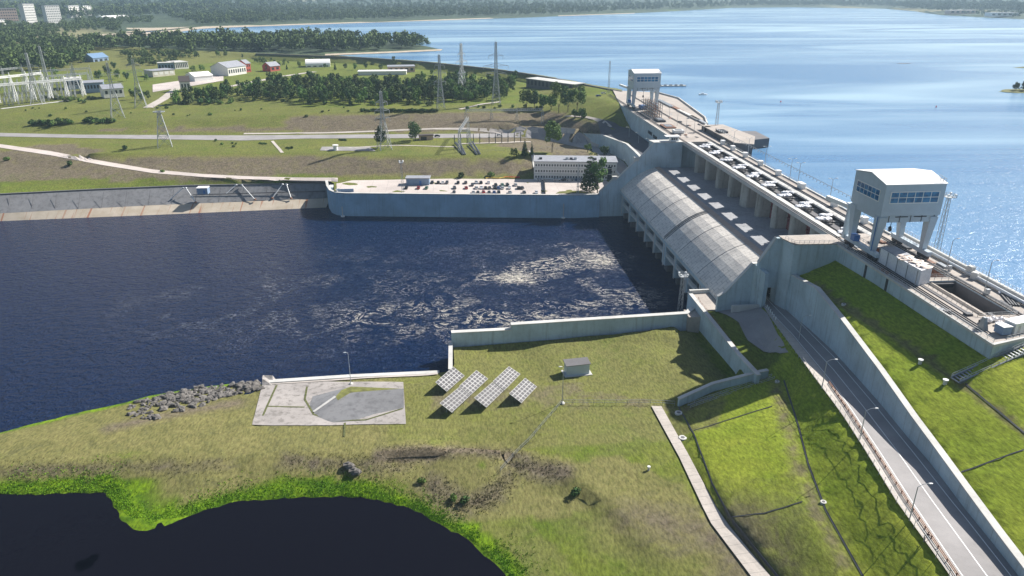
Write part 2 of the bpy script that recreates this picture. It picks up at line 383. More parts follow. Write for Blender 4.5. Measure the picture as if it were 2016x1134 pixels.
def terrain(name, lines, bound, mat, step, cover, bump_amp=.0, jag=None, smooth_it=3):
    v0, f0 = cdt(lines); b0 = BVHTree.FromPolygons(v0, f0)
    dl = []
    for ln in lines:
        q = [Vector(ln[0])]
        for a, b in zip(ln, ln[1:]):
            a = Vector(a); b = Vector(b); n = max(1, int((b - a).length / step))
            q += [a.lerp(b, (k + 1) / n) for k in range(n)]
        dl.append(q)
    cells = {}
    for ln in dl:
        for p_ in ln: cells.setdefault((int(p_.x // step), int(p_.y // step)), []).append(p_)
    xs = [p_[0] for p_ in bound]; ys = [p_[1] for p_ in bound]; ext = []
    y = min(ys); row = 0
    while y < max(ys):
        x = min(xs) + (row % 2) * step / 2
        while x < max(xs):
            xx = x + random.uniform(-.2, .2) * step; yy = y + random.uniform(-.2, .2) * step; x += step
            if not inpoly(xx, yy, bound): continue
            cx, cy = int(xx // step), int(yy // step)
            if any((q.x - xx) ** 2 + (q.y - yy) ** 2 < (step * .55) ** 2 for i in (-1, 0, 1) for j in (-1, 0, 1) for q in cells.get((cx + i, cy + j), ())): continue
            h = b0.ray_cast(Vector((xx, yy, 500)), Vector((0, 0, -1)))
            if h[0] is None: continue
            ext.append(Vector((xx, yy, h[0].z)))
        y += step * .87; row += 1
    v1, f1 = cdt(dl, ext); f1 = [f for f in f1 if inpoly(sum(v1[k][0] for k in f) / 3, sum(v1[k][1] for k in f) / 3, bound)]
    fixed = set()
    keys = {(round(p_.x, 2), round(p_.y, 2)) for ln in dl for p_ in ln}
    for i, q in enumerate(v1):
        if (round(q[0], 2), round(q[1], 2)) in keys: fixed.add(i)
    nb = {}
    for f in f1:
        for k in range(3): nb.setdefault(f[k], set()).add(f[(k + 1) % 3]); nb.setdefault(f[(k + 1) % 3], set()).add(f[k])
    for it in range(smooth_it):
        nz = {i: .4 * v1[i][2] + .6 * sum(v1[k][2] for k in nb[i]) / len(nb[i]) for i in nb if i not in fixed}
        for i, z in nz.items(): v1[i][2] = z
    for i in nb:
        if i not in fixed and bump_amp: v1[i][2] += random.uniform(-1, 1) * bump_amp
    me = bpy.data.meshes.new(name); me.from_pydata(v1, [], f1); me.materials.append(MATS[mat])
    me.polygons.foreach_set('use_smooth', [True] * len(me.polygons))
    ca = me.color_attributes.new('cover', 'FLOAT_COLOR', 'POINT'); arr = np.zeros((len(v1), 4), 'f')
    for i, q in enumerate(v1): cc_ = cover(q[0], q[1], q[2]); arr[i, :3] = cc_[:3]; arr[i, 3] = cc_[3] if len(cc_) > 3 else 0
    ca.data.foreach_set('color', arr.ravel())
    o = bpy.data.objects.new(name, me); C.objects.link(o); tag(o, kind='structure')
    b1 = BVHTree.FromPolygons(v1, f1); BVHS.append(b1); return o, b1
def hit(px, py):
    best = None; d = ray(px, py).normalized()
    for b in BVHS:
        h = b.ray_cast(Vector((0, 0, H)), d)
        if h[0] is not None and (best is None or h[3] < best[1]): best = (h[0], h[3])
    return best[0] if best else at(px, py, 33)
def gz(x, y, dflt=0):
    z = None
    for b in BVHS:
        h = b.ray_cast(Vector((x, y, 400)), Vector((0, 0, -1)))
        if h[0] is not None and (z is None or h[0].z > z): z = h[0].z
    return dflt if z is None else z

# --- south bank
pond_sh = Lz(0, -420, 985, -200, 975, 0, 972, 70, 975, 150, 970, 208, 970, 222, 990, 235, 1020, 262, 1042, 290, 1045, 340, 1030, 400, 1005, 460, 988, 560, 980, 640, 978, 710, 978, 770, 990, 830, 1010, 850, 1025, 880, 1040, 930, 1070, 975, 1110, 1000, 1145, 1040, 1230, 1060, 1330)
def jitter(P, step, amp, keep=0):
    out = []
    for a, b in zip(P, P[1:]):
        n = max(1, int((b - a).length / step))
        for k in range(n):
            q = a.lerp(b, k / n); out.append(q + (Vector((random.uniform(-amp, amp), random.uniform(-amp, amp), 0)) if k else Vector((0, 0, 0))))
    return out + [P[-1]]
pond_sh0 = pond_sh; pond_sh = jitter(pond_sh, 1.6, .42)
pond_in = Lz(-1.6, -420, 1005, -200, 992, 0, 990, 70, 992, 150, 990, 196, 996, 215, 1030, 240, 1062, 290, 1066, 345, 1050, 405, 1026, 465, 1006, 560, 996, 710, 994, 765, 1008, 820, 1030, 860, 1058, 905, 1085, 950, 1122, 970, 1160, 1010, 1240, 1025, 1340)
river_sh = Lz(0, -420, 960, -200, 890, 0, 852, 130, 818, 245, 793, 300, 778, 400, 762, 500, 751)
river_in = [p_ + Vector((0, 4, -2)) for p_ in river_sh]
river_sh0 = river_sh; river_sh = jitter(river_sh, 2.5, .3)
quay_low = L(520, 752, 1.6, 690, 741, 1.6, 865, 733, 1.6)
quay_low_in = [p_ + Vector((0, .4, -4)) for p_ in quay_low]
rw = rp(1548, 600, 1592, 647, 1640, 691, 1720, 780, 1786, 860, 1831, 911, 1898, 1000, 1954, 1069, 2005, 1134, 2100, 1255)
rwt = [ztop(q.x, q.y, [(1540, 520), (1560, 533), (1622, 580), (1665.5, 644), (1734, 734), (1800, 828), (1862, 911), (1925, 1000), (2016, 1121), (2120, 1260), (2300, 1500)]) for q in rw]
rw_up = [Vector((p_.x + 1.25, p_.y + .3, z - .5)) for p_, z in zip(rw, rwt)]
yw_lo = V((88.2, 238, 5), (88, 216, 5), (87.6, 195, 5.4), (85.2, 189.5, 7.5))
yw_up = V((89.2, 238, 14), (89, 216, 13.6), (88.7, 195, 12.7), (89.3, 189.5, 12), (92.8, 185.2, 11.9))
stair_n = V((66.2, 182.3, 4.8), (76, 185.6, 6.3), (84.2, 188.6, 7.5))
stair_s = V((66.6, 180.9, 5.2), (77, 184.1, 7.8), (86, 186.6, 10), (93, 185, 11.9))
CREST = L(1600, 560, 31.2, 1640, 590, 31.6, 1683, 622, 31.8, 1760, 665, 32.2, 1850, 728, 32.7, 1880, 751, 32.9, 2016, 856, 33.1, 2100, 921, 33.2, 2250, 1037, 33.4)
south = [pond_sh, pond_in, river_sh, river_in, quay_low, quay_low_in, rw, rw_up, yw_lo, yw_up, stair_n, stair_s,
    L(-300, 935, 3.6, 0, 910, 3.8, 200, 905, 3.8, 450, 895, 4.2, 640, 890, 4.4, 750, 893, 4.6), L(-300, 880, 3, 0, 872, 2.5, 250, 840, 3.4, 500, 830, 3.8),
    L(500, 860, 3.8, 510, 800, 2.8, 520, 757, 1.7), L(800, 860, 4.3, 795, 768, 4.0), L(500, 860, 3.8, 650, 863, 4, 800, 860, 4.3),
    L(755, 893, 4.7, 830, 886, 4.9, 920, 882, 5, 985, 887, 5, 1020, 895, 5), L(760, 902, 3.5, 840, 898, 3.0, 920, 896, 2.6, 985, 902, 2.4, 1000, 912, 2.6),
    L(1000, 950, 2.6, 1080, 960, 2.4, 1150, 985, 2.4, 1250, 1100, 3), L(1040, 890, 5.2, 1120, 915, 5.0, 1135, 950, 4.4, 1240, 1020, 4.4, 1330, 1134, 5.2),
    L(895, 731, 4.5, 893, 684, 5, 960, 692, 4.2, 1020, 693, 3.7, 1080, 674, 5.4, 1140, 671, 5.5, 1190, 677, 5.0, 1240, 669, 5.8, 1290, 650, 7.6, 1325, 642, 7.2, 1345, 640, 6),
    L(870, 760, 4.6, 880, 742, 3.5), L(1100, 797, 5, 1280, 797, 5, 1330, 803, 5),
    L(1280, 800, 5, 1334, 900, 5.4, 1379, 1000, 6.5, 1396, 1033, 6.9, 1472, 1134, 8.4, 1536, 1230, 9), L(1305, 800, 5.2, 1359, 898, 5.6, 1413, 1000, 7.0, 1441, 1040, 7.6, 1519, 1134, 8.9, 1594, 1230, 9.6), L(1336, 800, 5.9, 1366, 855, 6.9, 1402, 952, 8.2, 1438, 1020, 9.0, 1530, 1134, 9.9, 1610, 1230, 10.4),
    L(1543, 750, 13.0, 1572, 840, 14.8, 1591, 914, 15.6, 1626, 1006, 16.0, 1698, 1134, 16.3, 1740, 1220, 16.6),
    L(1512, 755, 12.5, 1540, 860, 14.2, 1566, 950, 15.0, 1600, 1030, 15.4, 1660, 1134, 15.6, 1700, 1220, 15.9),
    [q + Vector((0, 0, -.15)) for q in rp(1500, 605, 1530, 645, 1580, 712, 1664, 826, 1766, 990, 1820, 1065, 1870, 1134, 1960, 1280)],
    V((100.5, 205, 14.1), (96, 190, 13)), V((89.5, 226, 14), (106, 226, 14.5)),
    V((128.4, 221, 35.6), (128.4, 195, 36.8), (128.4, 170, 37), (128.4, 144.6, 37.4), (141, 148.2, 40), (150, 151, 41), (160, 153, 41)),
    CREST,
    V((144, 125, 40.8), (144, 80, 40.8)), V((160, 130, 41.2), (162, 75, 41.2)), V((117, 229, 17), (107, 229, 16.6)), V((89, 240, 10), (95, 240, 10))]
sb = [*river_in, *reversed([]), Vector((-66, 203.6, 0)), *[p_ + Vector((0, .35, 0)) for p_ in quay_low_in], Vector((-1.5, 206, 0)), Vector((-1.2, 226.4, 0)), Vector((84, 230.6, 0)), Vector((88, 238, 0)), Vector((107, 228, 0)), Vector((117, 228, 0)), Vector((118.3, 225.6, 0)), Vector((129, 221.5, 0)), Vector((129, 145.2, 0)), Vector((141, 148.8, 0)), Vector((158, 154, 0)), Vector((162, 60, 0)), Vector((0, 60, 0)), *reversed(pond_in)]
mudz = L(1180, 1000, 3, 1290, 1080, 3, 1300, 1134, 3)
PATHL = L(1525, 755, 12.5, 1552, 850, 14.1, 1578, 940, 14.9, 1608, 1015, 15.4, 1675, 1134, 15.7, 1720, 1230, 16)
SCARP = L(755, 898, 4, 840, 893, 3.5, 930, 890, 3.5, 990, 896, 3.5, 1040, 925, 3.5, 1110, 935, 3.5)
HOLL = L(850, 940, 3, 900, 985, 2.5, 960, 975, 3, 1000, 940, 3)
DRYL = L(0, 918, 4, 200, 915, 4, 450, 912, 4)
DRYB = L(560, 905, 4, 680, 910, 4, 800, 915, 3.5)
def cov_s(x, y, z):
    lush = dry = bare = 0
    d = segd(x, y, pond_sh0)
    lush = max(0, 1 - d / ((8 + 4 * sin(x * .13) + (4 if x < -70 else 0)) if x < 5 else 6)) * 1.3
    dr = segd(x, y, river_sh0); lush = max(lush, .9 * (1 - dr / 4))
    mown_ = 1.0 if (z > 6.2 and x > 55 and y < 187) or x > 100 else 0.0
    if x < 86 and y > 165 and z < 9: dry = .62
    if x < -20 and y > 150: dry = max(dry, .85 - lush); bare = max(bare, .22 if lush < .2 else 0)
    if 60 > x > -20 and 176 > y > 140: dry = max(dry, .36)
    if x > -8 and x < 40 and y > 178: bare = max(bare, .55 * (1 - abs(y - 192) / 16))
    if segd(x, y, V((30, 196), (56, 184), (66, 178))) < 2.5: bare = max(bare, .42)
    dm = segd(x, y, V((42, 136), (60, 122), (56, 100))); bare = max(bare, .62 * (1 - dm / 15)); dry = max(dry, 1.0 * (1 - dm / 26))
    if segd(x, y, V((2, 152), (22, 148), (40, 150), (48, 140))) < 8: dry = max(dry, .8)
    if z < 3.2 and 4 < d < 14 and x > 0: dry = max(dry, .5)
    rk = segd(x, y, V((-98, 188), (-80, 196), (-68, 199))); bare = max(bare, .75 * (1 - rk / 8))
    pa = segd(x, y, PATHL); bare = max(bare, .42 * (1 - pa / 3.5)) if pa < 3.5 else bare; dry = max(dry, .8 * (1 - pa / 4))
    if x > 112 and segd(x - .9, y, CREST) < 1.1: dry = .75
    for P_, w_, k_ in ((SCARP, 5, .75), (HOLL, 6, .55), (DRYB, 4, .5), (DRYL, 3, .45)):
        dd = segd(x, y, P_)
        if dd < w_: bare = max(bare, k_ * (1 - dd / w_) + .15); dry = max(dry, .8); lush *= .4
    return (max(0, min(1, lush)), max(0, min(1, dry)), max(0, min(1, bare)), mown_)
g_south, _ = terrain('ground', south, sb, 'grass', 2.2, cov_s, .05)

# --- north bank
shore_n = L(-500, 412, 10.9, -200, 395, 10.9, 0, 384, 10.9, 200, 374, 10.9, 370, 367, 10.9, 650, 361, 10.9)
cw = V((108.6, 400, 17.6), (110.5, 421, 17.8), (112.6, 451.5, 18), (105.4, 497.4, 18), (83.9, 524.4, 18.5), (64.3, 541.4, 19.5))
cwt = [31.5, 30.6, 29.2, 26.9, 23.6, 20.8]
cw_up = [Vector((p_.x + 1.3, p_.y + .8, z - .6)) for p_, z in zip(cw, cwt)]
lotline = V((-68, 432, 12.8), (-64.5, 408.5, 12.8), (69.7, 391.8, 12.8), (92, 392.8, 12.8), (99, 393, 12.8))
north = [shore_n, cw, cw_up, lotline,
    L(-500, 355, 15, -200, 333, 16, 0, 330, 16, 100, 336, 16, 200, 342, 15.6, 330, 350, 14.6, 480, 354, 13.6, 640, 357, 13),
    L(-400, 271, 22.6, -200, 277, 22.5, 0, 284, 22.3, 100, 298, 20.5, 200, 317, 18.5, 300, 334, 16.3, 400, 343, 15, 500, 348, 14, 600, 350, 13.2, 650, 351, 12.9),
    L(-400, 278, 22.5, -200, 284, 22.4, 0, 291, 22.2, 100, 306, 20.4, 200, 325, 18.4, 300, 341, 16.2, 400, 349, 14.9, 500, 353.5, 13.9, 600, 356, 13.1, 650, 357, 12.8),
    L(150, 303, 22, 250, 304, 22, 400, 303, 22, 500, 302, 22, 650, 303, 22, 800, 307.5, 22, 1020, 308, 22, 1045, 303, 22, 1120, 299, 21.5, 1175, 301, 20.5), L(660, 351, 12.8, 850, 351.5, 12.8, 1040, 351, 12.8, 1052, 348, 12.8),
    V((51, 441, 13), (90, 441, 13), (97, 432, 13), (99.5, 395, 13)), V((88, 452, 16.5), (94, 446, 16.6)),
    L(-300, 262, 22.5, 0, 269, 22.5, 160, 272, 22.5, 480, 278, 22.5, 600, 274, 22.5, 860, 274, 22.3, 1000, 272, 21, 1050, 273, 19.6) + V((79, 512, 18.6), (97, 488, 18.1), (102.8, 449, 17.9), (101.5, 421, 17.6), (100.5, 396, 17.4)),
    L(-300, 255, 22.5, 0, 262, 22.5, 160, 265.5, 22.5, 480, 267, 22.5, 600, 266, 22.5, 860, 264, 22.3, 1000, 262.5, 21.2),
    L(-300, 250, 23, 0, 257, 23, 200, 261, 23, 480, 263, 23, 700, 257.5, 23.6, 870, 250.5, 25, 1000, 247, 26.5, 1100, 250, 28, 1180, 257, 29.2),
    L(-300, 238, 25.5, 0, 242, 25.8, 60, 243, 26, 200, 241, 26.6, 330, 236.5, 28, 500, 230, 30.5, 640, 222.5, 32.2, 870, 219, 32.5, 1060, 212, 33, 1110, 208, 35),
    V((127.8, 399, 29.6), (127.8, 500, 29.6), (122, 512, 29.8)), V((127.8, 513, 33), (126.5, 530, 40.6), (130, 545, 41.2)),
    L(1110, 240, 29, 1150, 246, 29.2, 1200, 252, 29.6), L(1150, 228, 33, 1190, 236, 33.5), 
    L(1150, 189, 40.6, 1185, 197, 40.8, 1213, 205, 41), L(1130, 175, 40.8, 1184, 174, 41.1, 1224, 181, 41.2),
    L(504, 106, 41, 656, 111.5, 41, 719, 114.5, 41, 839, 123, 41, 955, 135, 41, 1018, 143, 41, 1085, 154, 41, 1184, 174, 41.1),
    L(504, 104.6, 36, 656, 109.5, 36, 719, 112, 36, 839, 120, 36, 955, 132, 36, 1018, 140, 36, 1085, 150.5, 36, 1184, 169, 36, 1224, 175, 36),
    L(504, 117, 34.5, 656, 123, 34.5, 719, 127, 34.5, 839, 137, 34.5, 955, 150, 34.5, 1018, 158, 34.5, 1085, 170, 34.6), L(1050, 185, 34.6, 1120, 196, 36),
    L(-900, 130, 36, -400, 110, 38, 0, 95, 38, 250, 92, 38.5, 390, 100, 39, 504, 104, 39.5), L(-500, 170, 33.5, 0, 165, 33.5, 300, 150, 33.5, 600, 150, 33.5, 900, 165, 33.5), L(-900, 200, 30, -500, 215, 27.5), L(-500, 205, 30, 0, 215, 29.5, 200, 212, 30.5)]
nbound = [*shore_n, *[p_ for p_ in lotline[:1]], Vector((-66.5, 420, 0)), Vector((-64.5, 408.5, 0)), Vector((69.7, 391.8, 0)), Vector((92, 392.8, 0)), Vector((128.6, 392.8, 0)), Vector((128.6, 512, 0)), at(1222, 212, 41), at(1224, 175, 36),
    at(1184, 169, 36), at(1085, 150.5, 36), at(1018, 140, 36), at(955, 132, 36), at(839, 120, 36), at(719, 112, 36), at(656, 109.5, 36), at(504, 104.6, 36), at(390, 100, 39), at(250, 92, 38.5), at(0, 95, 38), at(-400, 110, 38), at(-900, 130, 36), at(-900, 200, 30)]
def cov_n(x, y, z):
    lush = 0; dry = .5; bare = 0
    slope = 0
    if 13.6 < z < 21.7 and x > -330 and y > 432 and x < 95: dry = 1.0; bare = .72  # dry brown slopes, here and below, weighted darker to paint in their shade
    if (23.3 < z < 31.4 and -120 < x < 110) or (23.3 < z < 26.2 and x <= -120 and y < 562): dry = 1.0; bare = .74
    if z < 15.6 and x < -66: dry = .42
    if x > 105 and z > 28.5: lush = .25; dry = .5
    if z < 13.3 and x < -66: lush = .30
    if z > 31.8 and y > 600: lush = .32; dry = .45
    if z > 35 and y > 640: dry = .6; lush = 0
    return (lush, dry, bare)
g_north, _ = terrain('ground', north, nbound, 'grass', 7, cov_n, .12)

# --- lake, river, pond
lake_sh = L(2500, 75, 37, 2016, 38, 37, 1955, 35, 37, 1855, 30, 37, 1800, 22, 37, 1740, 17, 37, 1560, 14.5, 37, 1440, 15.5, 37, 1330, 22, 37, 1250, 26, 37, 1100, 32, 37, 1000, 36, 37, 880, 39, 37, 700, 45.5, 37, 600, 48, 37, 480, 52.5, 37, 420, 55, 37, 300, 60, 37, 240, 66, 37)
pen_sh = L(236, 73, 37, 300, 77, 37, 420, 74, 37, 520, 72, 37, 640, 70, 37, 700, 76, 37, 780, 82, 37, 835, 90, 37, 868, 97.5, 37, 858, 101, 37, 760, 103, 37, 656, 108, 37)
dyke_w = L(719, 114, 37, 839, 122, 37, 955, 134, 37, 1018, 142, 37, 1085, 153, 37, 1184, 172, 37, 1224, 179, 37)
lake_poly = lake_sh + pen_sh + dyke_w + V((150, 590, 37), (150, 398, 37), (139, 398, 37), (139, 224, 37), (150, 224, 37), (150, 40, 37), (2600, 40, 37))
me = MB(); me.add([(p_.x, p_.y, 37.0) for p_ in lake_poly], [tuple(range(len(lake_poly)))]); struct(me, 'lake', 'water_lake')
river_poly = V((-420, 470), (-66, 440), (100, 400), (100, 226)) + [Vector((88, 226, 0)), Vector((0, 190, 0)), Vector((-140, 174, 0)), Vector((-420, 175, 0))]
me = MB(); me.add([(p_.x, p_.y, 0) for p_ in river_poly], [tuple(range(len(river_poly)))]); struct(me, 'river', 'water_river')
me = MB(); me.add([(-420, 170, 0), (-140, 168, 0), (60, 160, 0), (60, 50, 0), (-420, 50, 0)], [(0, 1, 2, 3, 4)]); struct(me, 'pond', 'water_pond')

# --- far land to the horizon
pts = []
azs = np.linspace(-62, 62, 125)
def far_z(r): return float(np.interp(r, [0, 900, 2000, 3500, 5000, 7000, 12000, 20000], [38, 38, 40, 46, 58, 80, 110, 150]))
nb_b = nbound[-14:]
for r_ in [760, 830, 900, 980, 1070, 1180, 1300, 1450, 1600, 1800, 2000, 2250, 2550, 2900, 3300, 3800, 4400, 5200, 6200, 7500, 9000, 12000, 16000, 20000]:
    for a_ in azs:
        th = radians(a_) + YAW; x = r_ * sin(th) + random.uniform(-5, 5); y = r_ * cos(th) + random.uniform(-5, 5)
        pts.append(Vector((x, y, far_z(r_) + (0 if r_ < 3000 else 14 * math.sin(a_ * .35 + r_ * .0007) * min(1, (r_ - 3000) / 3000)))))
shl = [p_.copy() for p_ in lake_sh]; psl = [p_.copy() for p_ in pen_sh]
for p_ in shl + psl: p_.z = 36.9
up_s = [Vector((p_.x * 1.012, p_.y * 1.012, 38.4)) for p_ in shl]
fb = [Vector((p_.x, p_.y, p_.z)) for p_ in (at(1224, 175, 36), at(656, 109.5, 36), at(504, 104.6, 36), at(390, 100, 39), at(250, 92, 38.5), at(0, 95, 38), at(-400, 110, 38), at(-900, 130, 36), at(-900, 200, 32))]
pmid = L(300, 90, 39.2, 420, 86, 39.2, 560, 90, 39.2, 700, 90, 39.2, 800, 93, 38.8, 845, 97, 38)
v1, f1 = cdt([shl + psl, up_s, fb[1:], pmid], pts)
lp2 = [(p_.x, p_.y) for p_ in lake_poly]
def keepf(f):
    x = sum(v1[k][0] for k in f) / 3; y = sum(v1[k][1] for k in f) / 3
    return not inpoly(x, y, lp2) and not inpoly(x, y, nbound) and (math.hypot(x, y) > 700)
f1 = [f for f in f1 if keepf(f)]
me = bpy.data.meshes.new('land'); me.from_pydata(v1, [], f1); me.materials.append(MATS['far_land']); me.polygons.foreach_set('use_smooth', [True] * len(me.polygons))
o = bpy.data.objects.new('far_land', me); C.objects.link(o); tag(o, kind='structure'); BVHS.append(BVHTree.FromPolygons(v1, f1))
# ============================================================ roads, paths, pavements
def strip(name, lp, rp, mat, lift=.12, drape=True, step=4, thick=.0):
    def dens(P):
        P = [Vector(q) for q in P]; ds = [0]
        for a, b in zip(P, P[1:]): ds.append(ds[-1] + (b - a).length)
        return P, ds
    (A_, da), (B_, db) = dens(lp), dens(rp); n = max(2, int(max(da[-1], db[-1]) / step))
    if len(A_) == len(B_):
        A2, B2 = [], []
        for i in range(len(A_) - 1):
            kk = max(1, int(max((A_[i + 1] - A_[i]).length, (B_[i + 1] - B_[i]).length) / step))
            for j in range(kk): A2.append(A_[i].lerp(A_[i + 1], j / kk)); B2.append(B_[i].lerp(B_[i + 1], j / kk))
        A_, B_ = A2 + [A_[-1]], B2 + [B_[-1]]; n = len(A_) - 1; da = list(range(len(A_))); db = da
    def samp(P, ds, t_):
        s = t_ * ds[-1]
        for i in range(len(ds) - 1):
            if s <= ds[i + 1] + 1e-6: return P[i].lerp(P[i + 1], (s - ds[i]) / max(1e-6, ds[i + 1] - ds[i]))
        return P[-1]
    m_ = MB(); k = 3; vs = []
    for i in range(n + 1):
        a = samp(A_, da, i / n); b = samp(B_, db, i / n)
        for j in range(k + 1):
            q = a.lerp(b, j / k)
            if drape == 'road': q.z = RZ(q.y)
            elif drape: q.z = gz(q.x, q.y, q.z)
            q.z += lift; vs.append(q)
    fs = [(i * (k + 1) + j, i * (k + 1) + j + 1, (i + 1) * (k + 1) + j + 1, (i + 1) * (k + 1) + j) for i in range(n) for j in range(k)]
    m_.add(vs, fs); return struct(m_, name, mat)
def ribbon(name, path, w_, mat, lift=.15, step=3, drape=True):
    P = [Vector(q) for q in path]; l_, r_ = [], []
    for i, q in enumerate(P):
        d = (P[min(i + 1, len(P) - 1)] - P[max(i - 1, 0)]); d.z = 0; d.normalize(); s_ = Vector((-d.y, d.x, 0)) * w_ / 2
        l_.append(q + s_); r_.append(q - s_)
    return strip(name, l_, r_, mat, lift, drape, step)
RL = rp(1490, 585, 1500, 596, 1560, 658, 1640, 755, 1733, 891, 1797, 990, 1858, 1080, 1895, 1134, 2000, 1290)
RR = [Vector((111, 236, 17.2))] + [q + Vector((0, 0, 0)) for q in rw]
FN = rp(1516, 625, 1580, 712, 1664, 826, 1766, 990, 1820, 1065, 1870, 1134, 1960, 1280)
strip('road', [p_ + Vector((-.4, 0, 0)) for p_ in RL], RR, 'asphalt_light', .04, 'road')
strip('pavement', FN, [p_ + Vector((-.45, 0, 0)) for p_ in RL[1:]], 'path_conc', .17, 'road')
for nm, P in (('road_edge_line', RL[1:]), ('road_centre_line', rp(1508, 586, 1560, 640, 1640, 727, 1760, 880, 1838, 990, 1898, 1072, 1943, 1134, 2040, 1270)), ('road_edge_line', rp(1514, 577, 1569, 629, 1640, 701, 1740, 820, 1876, 990, 1900, 1019, 1990, 1134, 2080, 1260))):
    ribbon(nm, P, .2, 'white_paint', .055, 3, 'road')
strip('path', L(1282, 801, 5, 1337, 901, 5.5, 1383, 1000, 6.5, 1400, 1033, 6.9, 1476, 1134, 8.4, 1540, 1230, 9), L(1302, 801, 5.2, 1356, 898, 5.6, 1410, 1000, 7.0, 1438, 1040, 7.6, 1515, 1134, 8.9, 1590, 1230, 9.6), 'path_conc', .34, True, 3)
strip('yard_pavement', V((93, 229, 14), (96.6, 216, 13.8), (95.5, 205, 13.4), (99, 192, 12.6)), V((107, 229, 16.5), (106.3, 216, 16.2), (103.5, 203, 15), (100.5, 187, 12.4)), 'asphalt_light', .32, True, 3)
strip('road', L(-400, 271, 22.6, -200, 277, 22.5, 0, 284, 22.3, 100, 298, 20.5, 200, 317, 18.5, 300, 334, 16.3, 400, 343, 15, 500, 348, 14, 600, 350, 13.2, 665, 350.5, 12.9), L(-400, 278, 22.5, -200, 284, 22.4, 0, 291, 22.2, 100, 306, 20.4, 200, 325, 18.4, 300, 341, 16.2, 400, 349, 14.9, 500, 353.5, 13.9, 600, 356, 13.1, 665, 357, 12.8), 'conc_lot', .16)
strip('road', L(-300, 255, 22.5, 0, 262, 22.5, 160, 265.5, 22.5, 480, 267, 22.5, 600, 266, 22.5, 860, 264, 22.3, 1000, 263, 21.2, 1046, 267, 19.7) + V((84, 523, 18.6), (105, 496.5, 18.1), (111.8, 451, 18), (109.8, 421, 17.8), (108, 396, 17.6)), L(-300, 262, 22.5, 0, 269, 22.5, 160, 272, 22.5, 480, 277, 22.5, 600, 273, 22.5, 860, 272, 22.3, 1000, 271, 21, 1050, 273, 19.6) + V((79, 512, 18.6), (97, 488, 18.1), (102.8, 449, 18), (101.5, 421, 17.6), (100.5, 396, 17.4)), 'asphalt_light', .17)
ribbon('path', L(480, 264.5, 22.6, 640, 262, 23, 700, 259, 23.6, 870, 252, 25, 1000, 248.5, 26.5, 1100, 251, 28, 1180, 258, 29.2), 3.0, 'path_conc', .2, 6)
ribbon('path', L(0, 206, 33, 60, 200, 33, 140, 192, 33), 4, 'conc_light', .25, 6)
ribbon('path', L(905, 216, 32.5, 950, 206, 33, 985, 201, 33.5), 3.5, 'path_conc', .3, 6)
ribbon('path', L(1112, 226, 32, 1150, 229, 33, 1190, 237, 33.5, 1204, 241, 33.2), 2.5, 'path_conc', .3, 6)
ribbon('path', L(640, 296, 22, 700, 291, 22, 780, 287, 22, 900, 290, 22), 2.0, 'path_conc', .2, 6)
ribbon('path', L(536, 279, 22, 556, 301, 22), 2, 'path_conc', .2, 4)
ribbon('path', L(900, 284, 22, 1000, 280, 21.5, 1045, 277, 21), 3, 'path_conc', .2, 6)
ribbon('road', L(440, 170, 33.5, 500, 160, 33.5, 560, 150, 33.5, 620, 142, 33.5), 7, 'path_conc', .3, 8)
ribbon('road', L(290, 205, 33, 320, 190, 33.5, 350, 170, 33.5, 420, 160, 33.5), 8, 'path_conc', .3, 8)
strip('yard_pavement', L(300, 165, 33.5, 440, 147, 33.5), L(300, 178, 33.5, 440, 158, 33.5), 'conc_lot', .3, True, 10)
strip('yard_pavement', V((110.5, 398, 29.6), (114, 450, 29.4), (107, 498, 28), (108, 520, 28.5)), V((127.5, 398, 29.6), (127.5, 450, 29.6), (127.5, 500, 29.6), (120, 515, 29.6)), 'asphalt', .3, True, 5)
strip('quay_pavement', V((-66.5, 431, 12.8), (-58, 438, 12.8), (0, 437, 12.8), (51, 431, 12.8), (94, 432, 12.9)), V((-63, 408.5, 12.8), (0, 400.8, 12.8), (69.7, 393, 12.8), (92, 393.3, 12.8), (98, 393.5, 12.8)), 'conc_lot', .1, True, 5)
strip('path', L(1040, 296, 22, 1047, 306, 22, 1050, 340, 13.2), L(1047, 296, 22, 1054, 306, 22, 1058, 340, 13.2), 'conc_light', .35, True, 4)
strip('grass_island', V((60, 396.5, 12.9), (63, 401, 12.9)), V((82, 395.5, 12.9), (78, 402, 12.9)), 'turf', .16, True, 3)
strip('plaza', L(634, 290, 22, 728, 290, 22), L(630, 297, 22, 740, 298, 22), 'asphalt_light', .2, True, 5)
ramp_ = L(520, 757, 1.9, 660, 751, 3.4, 795, 768, 4.1, 801, 860, 4.3, 650, 862, 4.0, 500, 858, 3.8)
m_ = MB(); N_ = 14
for i in range(N_ + 1):
    for j in range(N_ + 1):
        a = L(520, 755, 0, 795, 768, 0); b = L(500, 858, 0, 801, 860, 0)
        q = a[0].lerp(a[1], i / N_).lerp(b[0].lerp(b[1], i / N_), j / N_); q.z = gz(q.x, q.y, 3) + .16; m_.v.append(tuple(q))
m_.f = [(i * (N_ + 1) + j, (i + 1) * (N_ + 1) + j, (i + 1) * (N_ + 1) + j + 1, i * (N_ + 1) + j + 1) for i in range(N_) for j in range(N_)]; m_.mi = [0] * len(m_.f)
struct(m_, 'slipway_pavement', 'conc_ramp')
ribbon('path', L(522, 755, 2.0, 690, 744, 2.2, 862, 736, 2.4), 1.6, 'path_conc', .3, 3)
